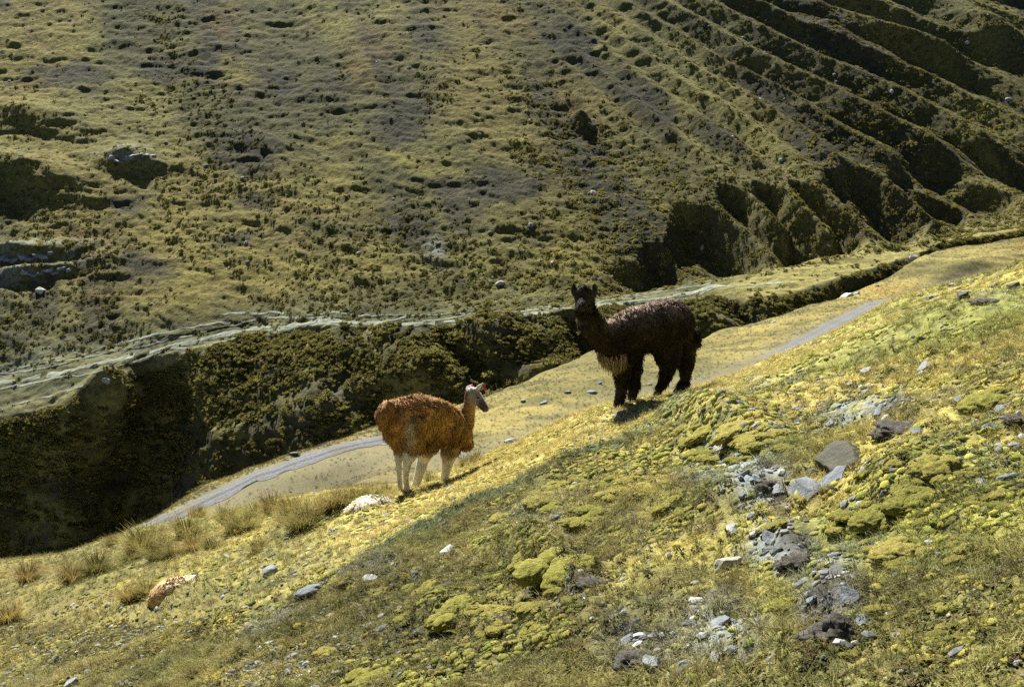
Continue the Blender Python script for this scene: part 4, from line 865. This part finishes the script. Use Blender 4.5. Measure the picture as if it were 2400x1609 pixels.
# ------------------------------------------------------------------ animals
m, nt, b = new_mat('wool'); at = nd(nt, 'ShaderNodeAttribute', attribute_name='Col'); n = noise_n(nt, 30, 4, .7)
c = mixn(nt, at.outputs['Color'], ramp(nt, n, [(.3, (.88,) * 3), (.7, (1.12,) * 3)]), mode='MULTIPLY'); nt.links.new(c, b.inputs['Base Color']); bump(nt, b, n, .003)
b.inputs['Sheen Weight'].default_value = .15; b.inputs['Specular IOR Level'].default_value = .1; M_wool = m
m, nt, b = new_mat('wool_locks'); at = nd(nt, 'ShaderNodeAttribute', attribute_name='Col'); nt.links.new(at.outputs['Color'], b.inputs['Base Color']); b.inputs['Specular IOR Level'].default_value = .1
an = nd(nt, 'ShaderNodeAttribute', attribute_name='Nrm'); nt.links.new(an.outputs['Vector'], b.inputs['Normal'])
tr = nd(nt, 'ShaderNodeBsdfTranslucent'); nt.links.new(at.outputs['Color'], tr.inputs[0]); mx = nd(nt, 'ShaderNodeMixShader'); mx.inputs[0].default_value = .2
nt.links.new(b.outputs[0], mx.inputs[1]); nt.links.new(tr.outputs[0], mx.inputs[2]); nt.links.new(mx.outputs[0], nt.nodes['Material Output'].inputs[0]); M_lock = m
m, nt, b = new_mat('eye'); b.inputs['Base Color'].default_value = (.006, .005, .004, 1); b.inputs['Roughness'].default_value = .15; M_eye = m
m, nt, b = new_mat('hoof'); b.inputs['Base Color'].default_value = (.05, .04, .035, 1); b.inputs['Roughness'].default_value = .6; M_hoof = m
m, nt, b = new_mat('red_yarn'); n = noise_n(nt, 60, 2, .5); nt.links.new(ramp(nt, n, [(.35, (.55, .03, .05)), (.7, (.80, .12, .16))]), b.inputs['Base Color']); M_red = m

def P3(px, py, D): return np.array([float(v) for v in at_D(px, py, D)])
def skin(chains, voxel, smooth_it=5):
    """one continuous surface grown round tapered limbs: each chain is a list of (point, radius)"""
    vs, fs = [], []; v0, f0 = ICO[2]
    for ch in chains:
        for (a, ra), (b_, rb) in zip(ch[:-1], ch[1:]) if len(ch) > 1 else [(ch[0], ch[0])]:
            L = np.linalg.norm(b_ - a); n = max(2, int(L / (min(ra, rb) * .45 + 1e-4)) + 1)
            for i in range(n):
                t = i / (n - 1); i0 = len(vs); c_ = a + (b_ - a) * t; r = ra + (rb - ra) * t; vs += [tuple(c_ + q_ * r) for q_ in v0]; fs += [tuple(j + i0 for j in tt) for tt in f0]
    me = bpy.data.meshes.new('tmp'); me.from_pydata(vs, [], fs); o = bpy.data.objects.new('tmp', me); C.objects.link(o)
    md_ = o.modifiers.new('r', 'REMESH'); md_.mode = 'VOXEL'; md_.voxel_size = voxel
    ms_ = o.modifiers.new('s', 'SMOOTH'); ms_.factor = .5; ms_.iterations = smooth_it
    dg = bpy.context.evaluated_depsgraph_get(); em = o.evaluated_get(dg).to_mesh(); n = len(em.vertices)
    co = np.zeros(n * 3, np.float32); em.vertices.foreach_get('co', co); no = np.zeros(n * 3, np.float32); em.vertices.foreach_get('normal', no)
    fs = [tuple(p.vertices) for p in em.polygons]; o.evaluated_get(dg).to_mesh_clear(); bpy.data.objects.remove(o); bpy.data.meshes.remove(me)
    return co.reshape(-1, 3).astype(float), no.reshape(-1, 3).astype(float), fs
def set_nrm(o, nv):
    nv = nv / (np.linalg.norm(nv, axis=1, keepdims=True) + 1e-9); a = o.data.attributes.new('Nrm', 'FLOAT_VECTOR', 'POINT'); a.data.foreach_set('vector', nv.astype(np.float32).reshape(-1))
def locks(name, co, no, n, lenfn, colfn, origin, parent, width=.006, flow=(0, 0, -1), stand=.5, seed=1, jit=.35):
    """wool as many tapered curved locks rooted on the skin"""
    g = np.random.default_rng(seed); k = g.integers(0, len(co), n); p = co[k] + g.normal(size=(n, 3)) * .004; nn = no[k]; L = lenfn(p, g); ok = L > .004; p, nn, L = p[ok], nn[ok], L[ok]; n = len(p)
    clump = np.stack([fbm3(p * 7, 2, 11), fbm3(p * 7, 2, 12), fbm3(p * 7, 2, 13)], 1)
    fl = np.array(flow)[None, :] - nn * (nn @ np.array(flow))[:, None]; L = L * (1 + .7 * fbm3(p * 8, 2, 17))
    d0 = nn * stand * .7 + fl * .7 + clump * .8 + g.normal(size=(n, 3)) * jit * .3; d0 /= np.linalg.norm(d0, axis=1, keepdims=True)
    d1 = nn * .05 + fl * .9 + np.array(flow) * .35 + clump * .8 + g.normal(size=(n, 3)) * jit * .5; d1 /= np.linalg.norm(d1, axis=1, keepdims=True)
    side = np.cross(d0, nn + g.normal(size=(n, 3)) * .25); side /= np.linalg.norm(side, axis=1, keepdims=True) + 1e-9
    a = p - nn * .005; b_ = a + d0 * L[:, None] * .55; c_ = b_ + d1 * L[:, None] * .5; w = width * g.uniform(.6, 1.3, n)[:, None]
    V = np.stack([a - side * w, a + side * w, b_ - side * w * .8, b_ + side * w * .8, c_], 1).reshape(-1, 3) - np.array(origin)
    i0 = np.arange(n) * 5; fs = np.concatenate([np.stack([i0, i0 + 1, i0 + 3, i0 + 2], 1)]).tolist() + np.stack([i0 + 2, i0 + 3, i0 + 4], 1).tolist()
    cc = colfn(p) * g.uniform(.72, 1.28, (n, 1)); cc = np.repeat(cc, 5, axis=0)
    o = mesh_obj(name, V, fs, M_lock, parent, smooth=False, cols=np.clip(cc, 0, 1)); set_nrm(o, np.repeat(nn + clump * .7 + g.normal(size=(n, 3)) * .18, 5, axis=0)); return o
def animal(name, label, cat, chains, voxel, colfn, lenfn, nlocks, base, flow=(0, 0, -1), seed=1, width=.006, stand=.5):
    root = bpy.data.objects.new(name, None); C.objects.link(root); root.location = base; tag(root, label, cat)
    co, no, fs = skin(chains, voxel); mesh_obj('body', co - np.array(base), fs, M_wool, root, cols=np.clip(colfn(co), 0, 1))
    locks('fleece', co, no, nlocks, lenfn, colfn, base, root, flow=flow, seed=seed, width=width, stand=stand); return root, co, no
def foot_on(pt, r):
    q_ = drop(pt[0], pt[1], 0)[0]; return np.array([pt[0], pt[1], q_.z + r * .7])
def part_ball(name, p, r, root, mat, sc=(1, 1, 1)):
    v, f = ICO[2]; return mesh_obj(name, v * r * np.array(sc) + p - np.array(root.location), f, mat, root)
def tassel(name, p, n, length, width, mat, root, seed, spread=.02, flow=(0, 0, -1)):
    g = np.random.default_rng(seed); vs, fs = [], []
    for i in range(n):
        a = p + g.normal(size=3) * spread; d = np.array(flow) + g.normal(size=3) * .22; d /= np.linalg.norm(d); s_ = np.cross(d, g.normal(size=3)); s_ /= np.linalg.norm(s_); l = length * g.uniform(.6, 1.1)
        i0 = len(vs); vs += [a - s_ * width, a + s_ * width, a + d * l + s_ * width * .5, a + d * l - s_ * width * .5]; fs.append((i0, i0 + 1, i0 + 2, i0 + 3))
    return mesh_obj(name, np.array(vs) - np.array(root.location), fs, mat, root, smooth=False)

# --- standing llama, seen from behind its right hip
hl_, _ = hit(950, 1152); D0 = hl_.y + .42; S = ppm(Vector((0, D0, hl_.z)))
def L_(px, py, dy, r): return (P3(px, py, D0 + dy), r / S)
def leg(pts, rfoot=None):
    ch = [L_(*q_) for q_ in pts]; p, r = ch[-1]; ch[-1] = (foot_on(p, r), r); return ch
legs = [leg([(964, 1000, -.34, 38), (970, 1044, -.38, 25), (955, 1082, -.43, 11), (951, 1118, -.42, 6.5), (954, 1150, -.42, 7.5)]),
        leg([(928, 1005, -.22, 32), (938, 1048, -.2, 18), (934, 1084, -.24, 8), (936, 1118, -.24, 6), (939, 1150, -.25, 7)]),
        leg([(1005, 1035, .08, 28), (992, 1076, .12, 15), (982, 1112, .1, 12), (974, 1146, .08, 10)]),
        leg([(1058, 1040, .30, 28), (1050, 1078, .28, 16), (1046, 1100, .28, 12), (1041, 1118, .28, 10)])]
chains = legs + [
    [L_(932, 980, -.32, 44), L_(960, 978, -.2, 52), L_(994, 980, 0, 55), L_(1036, 992, .22, 50), L_(1066, 1006, .36, 38)],
    [L_(975, 1000, -.12, 42), L_(1030, 1004, .1, 40), L_(1078, 1016, .34, 30), L_(1090, 1036, .36, 18)],
    [L_(908, 955, -.48, 16), L_(898, 972, -.56, 16), L_(899, 992, -.55, 12)],
    [L_(1066, 1006, .36, 34), L_(1090, 988, .46, 24), L_(1100, 955, .50, 16), L_(1105, 930, .52, 14)],
    [L_(1107, 922, .52, 17), L_(1116, 930, .49, 16), L_(1128, 945, .43, 12), L_(1137, 957, .38, 9.5)],
    [L_(1116, 918, .49, 5.5), L_(1122, 906, .48, 5.2), L_(1132, 899, .46, 3.2)],
    [L_(1099, 918, .56, 5.5), L_(1098, 908, .58, 5), L_(1106, 902, .58, 3)]]
bx0 = np.mean([l[-1][0] for l in legs], 0); base_l = (bx0[0], bx0[1], bx0[2] - .03)
def col_llama(p):
    px, py = project(p[:, 0], p[:, 1], p[:, 2]); n = fbm3(p * 5, 3, 3); n_2 = fbm3(p * 14, 2, 5)
    c_ = np.array([[.44, .245, .095]]) + (np.array([[.19, .105, .045]]) - np.array([[.44, .245, .095]])) * np.clip(.5 + n * 1.2, 0, 1)[:, None]
    def mx_(c_, q_, m): return c_ + (np.array(q_) - c_) * np.clip(m, 0, 1)[:, None]
    low = sst(1058, 1082, py + 14 * n + 10 * n_2 + np.where(px > 1000, -4, 4)); c_ = mx_(c_, [.66, .60, .52], low)
    c_ = mx_(c_, [.55, .47, .36], np.exp(-(((px - 962) / 12) ** 2 + ((py - 1015) / 34) ** 2)) * (.7 + n))       # pale inner thigh
    c_ = mx_(c_, [.50, .42, .32], np.exp(-(((px - 1035) / 40) ** 2 + ((py - 1062) / 9) ** 2)) * .8)
    head = sst(1090, 1104, px) * (1 - sst(935, 955, py - (px - 1104) * .5)); c_ = mx_(c_, [.40, .37, .33], head * .85)
    c_ = mx_(c_, [.08, .065, .055], sst(1112, 1126, px) * sst(926, 944, py) * .9)
    c_ = mx_(c_, [.62, .58, .54], (1 - sst(908, 916, py)) * sst(1085, 1095, px))
    c_ = mx_(c_, [.16, .08, .035], np.exp(-(((px - 1095) / 24) ** 2 + ((py - 1055) / 14) ** 2)) * .8)
    return c_ * (1 + .25 * n_2)[:, None]
def len_llama(p, g):
    px, py = project(p[:, 0], p[:, 1], p[:, 2]); L = g.uniform(.022, .058, len(p)); L = np.where(py > 1050, L * (1 - sst(1052, 1078, py)), L)
    L = np.where((px > 1085) & (py < 990), g.uniform(.012, .03, len(p)), L); L = np.where((px > 1108) & (py < 975), .008, L)
    return np.where((px < 915) & (py > 940) & (py < 1000), L * 1.3, np.where((py > 1030) & (py < 1066) & (px > 990), L * 1.25, L))
llama, lco, lno = animal('llama', 'rust-brown llama with white legs and red ear tassels, seen from behind', 'llama', chains, .012, col_llama, len_llama, 26000, base_l, flow=(.05, -.1, -1), seed=4, width=.0065)
tassel('ear_tassel', P3(1135, 903, D0 + .44), 26, .055, .003, M_red, llama, 3, .006, (.02, -.1, -1))
tassel('ear_tassel', P3(1108, 905, D0 + .56), 36, .05, .0035, M_red, llama, 4, .010, (.3, -.2, -1))
part_ball('eye', P3(1121, 931, D0 + .38), .016, llama, M_eye)
for l in legs: part_ball('hoof', l[-1][0] + np.array([.02, .01, -l[-1][1] * .35]), l[-1][1] * .9, llama, M_hoof, (1.2, 1, .55))

# --- standing dark alpaca, facing left, looking at the viewer
ha, _ = hit(1470, 948); D0 = ha.y + .25; S = ppm(Vector((0, D0, ha.z)))
legs = [leg([(1458, 835, -.16, 27), (1462, 880, -.16, 19), (1456, 915, -.17, 15), (1448, 940, -.19, 11)]),
        leg([(1480, 835, .02, 25), (1486, 885, .02, 16), (1484, 915, .02, 13), (1480, 936, .0, 11)]),
        leg([(1562, 812, .04, 38), (1564, 858, .02, 20), (1553, 893, .02, 11), (1543, 918, .0, 9), (1538, 930, -.02, 8)]),
        leg([(1598, 806, .2, 34), (1608, 856, .2, 18), (1604, 890, .2, 11), (1590, 916, .18, 10), (1584, 928, .17, 8)])]
chains = legs + [
    [L_(1440, 790, -.16, 43), L_(1482, 780, -.08, 52), L_(1525, 768, 0, 57), L_(1566, 762, .08, 61), L_(1576, 772, .14, 50)],
    [L_(1605, 800, .2, 30), L_(1626, 785, .24, 14), L_(1628, 805, .24, 12)],
    [L_(1436, 795, -.18, 43), L_(1405, 780, -.24, 34), L_(1382, 752, -.28, 28), L_(1372, 722, -.30, 25), L_(1370, 700, -.30, 23)],
    [L_(1370, 696, -.30, 22), L_(1369, 688, -.33, 20)],
    [L_(1368, 708, -.40, 17), L_(1364, 718, -.50, 13), L_(1362, 722, -.54, 10)],
    [L_(1349, 688, -.29, 8), L_(1344, 676, -.29, 7.5), L_(1344, 667, -.30, 4)],
    [L_(1391, 688, -.26, 8), L_(1394, 676, -.25, 7.5), L_(1393, 666, -.26, 4)]]
bx0 = np.mean([l[-1][0] for l in legs], 0); base_a = (bx0[0], bx0[1], bx0[2] - .03)
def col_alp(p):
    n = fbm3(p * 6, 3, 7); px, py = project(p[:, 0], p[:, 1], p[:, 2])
    top = (1 - sst(718, 780, py + (px - 1500) * .22)) * sst(1405, 1430, px); c_ = np.array([[.030, .023, .015]]) + (np.array([[.38, .28, .21]]) - np.array([[.030, .023, .015]])) * (top * np.clip(.75 + n, 0, 1))[:, None]  # lighter brown along the back: sunlight painted into the wool colour
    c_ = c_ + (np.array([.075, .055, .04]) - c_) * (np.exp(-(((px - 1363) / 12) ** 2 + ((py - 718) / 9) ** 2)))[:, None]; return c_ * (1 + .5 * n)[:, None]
def len_alp(p, g):
    px, py = project(p[:, 0], p[:, 1], p[:, 2]); L = g.uniform(.03, .065, len(p)); L = np.where((py > 825) & (py < 900), g.uniform(.03, .075, len(p)), L)
    return np.where((py > 905), g.uniform(.01, .035, len(p)), np.where((px < 1402) & (py < 730), g.uniform(.015, .03, len(p)), L))
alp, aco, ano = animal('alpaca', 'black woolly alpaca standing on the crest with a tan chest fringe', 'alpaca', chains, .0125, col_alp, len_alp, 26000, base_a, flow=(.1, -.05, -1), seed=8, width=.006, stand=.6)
g = np.random.default_rng(9); vs, fs, cs_ = [], [], []
for i in range(420):
    t = g.random(); q_ = P3(1402 + 66 * t + g.normal() * 2, 824 + 14 * math.sin(t * 3.14) + 6 * t + g.normal() * 3, D0 - .30 + .02 * t - .22 * (1 - abs(t - .5) * 2) * 0 + g.normal() * .03)
    d = np.array([.12 - .25 * (t - .5), -.1, -1]) + g.normal(size=3) * .12; d /= np.linalg.norm(d); s_ = np.cross(d, g.normal(size=3)); s_ /= np.linalg.norm(s_); l = g.uniform(.09, .19); w = .005; i0 = len(vs)
    mid_ = q_ + d * l * .5 + g.normal(size=3) * .008; vs += [q_ - s_ * w, q_ + s_ * w, mid_ - s_ * w, mid_ + s_ * w, q_ + d * l + g.normal(size=3) * .012]; fs += [(i0, i0 + 1, i0 + 3, i0 + 2), (i0 + 2, i0 + 3, i0 + 4)]
    cs_ += [np.array([.52, .37, .19]) * g.uniform(.45, 1.25)] * 5
o = mesh_obj('chest_fringe', np.array(vs) - np.array(base_a), fs, M_lock, alp, smooth=False, cols=np.clip(cs_, 0, 1)); o['label'] = 'tan fringe hanging under the neck'; set_nrm(o, np.tile(np.array([-.35, -.8, .3]), (len(vs), 1)) + np.random.default_rng(2).normal(size=(len(vs), 3)) * .3)
for e in ((1357, 706, -.45), (1379, 706, -.43)): part_ball('eye', P3(e[0], e[1], D0 + e[2]), .013, alp, M_eye)
for l in legs: part_ball('hoof', l[-1][0] + np.array([-.025, -.02, -l[-1][1] * .35]), l[-1][1] * .85, alp, M_hoof, (1.2, 1, .55))

# --- two animals lying down behind swells of the slope
def lying(px0, py0, chains_px, label, colr, base_shift, seed, nl=9000, length=(.018, .035)):
    global D0, S
    hh_, _ = hit(px0, py0); D0 = hh_.y + base_shift; S = ppm(Vector((0, D0, hh_.z))); ch = [[L_(*q_) for q_ in c_] for c_ in chains_px]; b0 = drop(hh_.x, D0, 0)[0]
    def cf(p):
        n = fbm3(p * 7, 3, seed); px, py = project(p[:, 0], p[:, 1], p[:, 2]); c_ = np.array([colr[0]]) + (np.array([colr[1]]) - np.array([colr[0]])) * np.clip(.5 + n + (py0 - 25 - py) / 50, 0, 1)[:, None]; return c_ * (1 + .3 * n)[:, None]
    return animal('lying_alpaca', label, 'alpaca', ch, .014, cf, lambda p, g: g.uniform(length[0], length[1], len(p)), nl, tuple(b0), flow=(-.3, -.2, -1), seed=seed, width=.006)
lying(868, 1196, [[(850, 1222, 0, 52), (868, 1218, .08, 60), (884, 1210, .14, 50), (902, 1196, .2, 28)], [(850, 1190, .25, 22), (842, 1180, .45, 14), (846, 1176, .55, 12), (858, 1178, .6, 8)], [(880, 1206, .1, 26), (905, 1204, .15, 14)]],
      'cream woolly alpaca lying down, only its back showing, left of the llama', ((.70, .60, .42), (.85, .78, .62)), .22, 21)
lying(405, 1392, [[(384, 1410, -.05, 34), (400, 1408, 0, 52), (418, 1399, .08, 48), (440, 1372, .15, 22)], [(446, 1360, .2, 10), (456, 1353, .25, 7), (462, 1348, .25, 4)], [(420, 1396, .1, 24), (440, 1384, .16, 14)]],
      'tan woolly alpaca lying low on the slope at lower left', ((.66, .42, .19), (.86, .74, .52)), .15, 22)
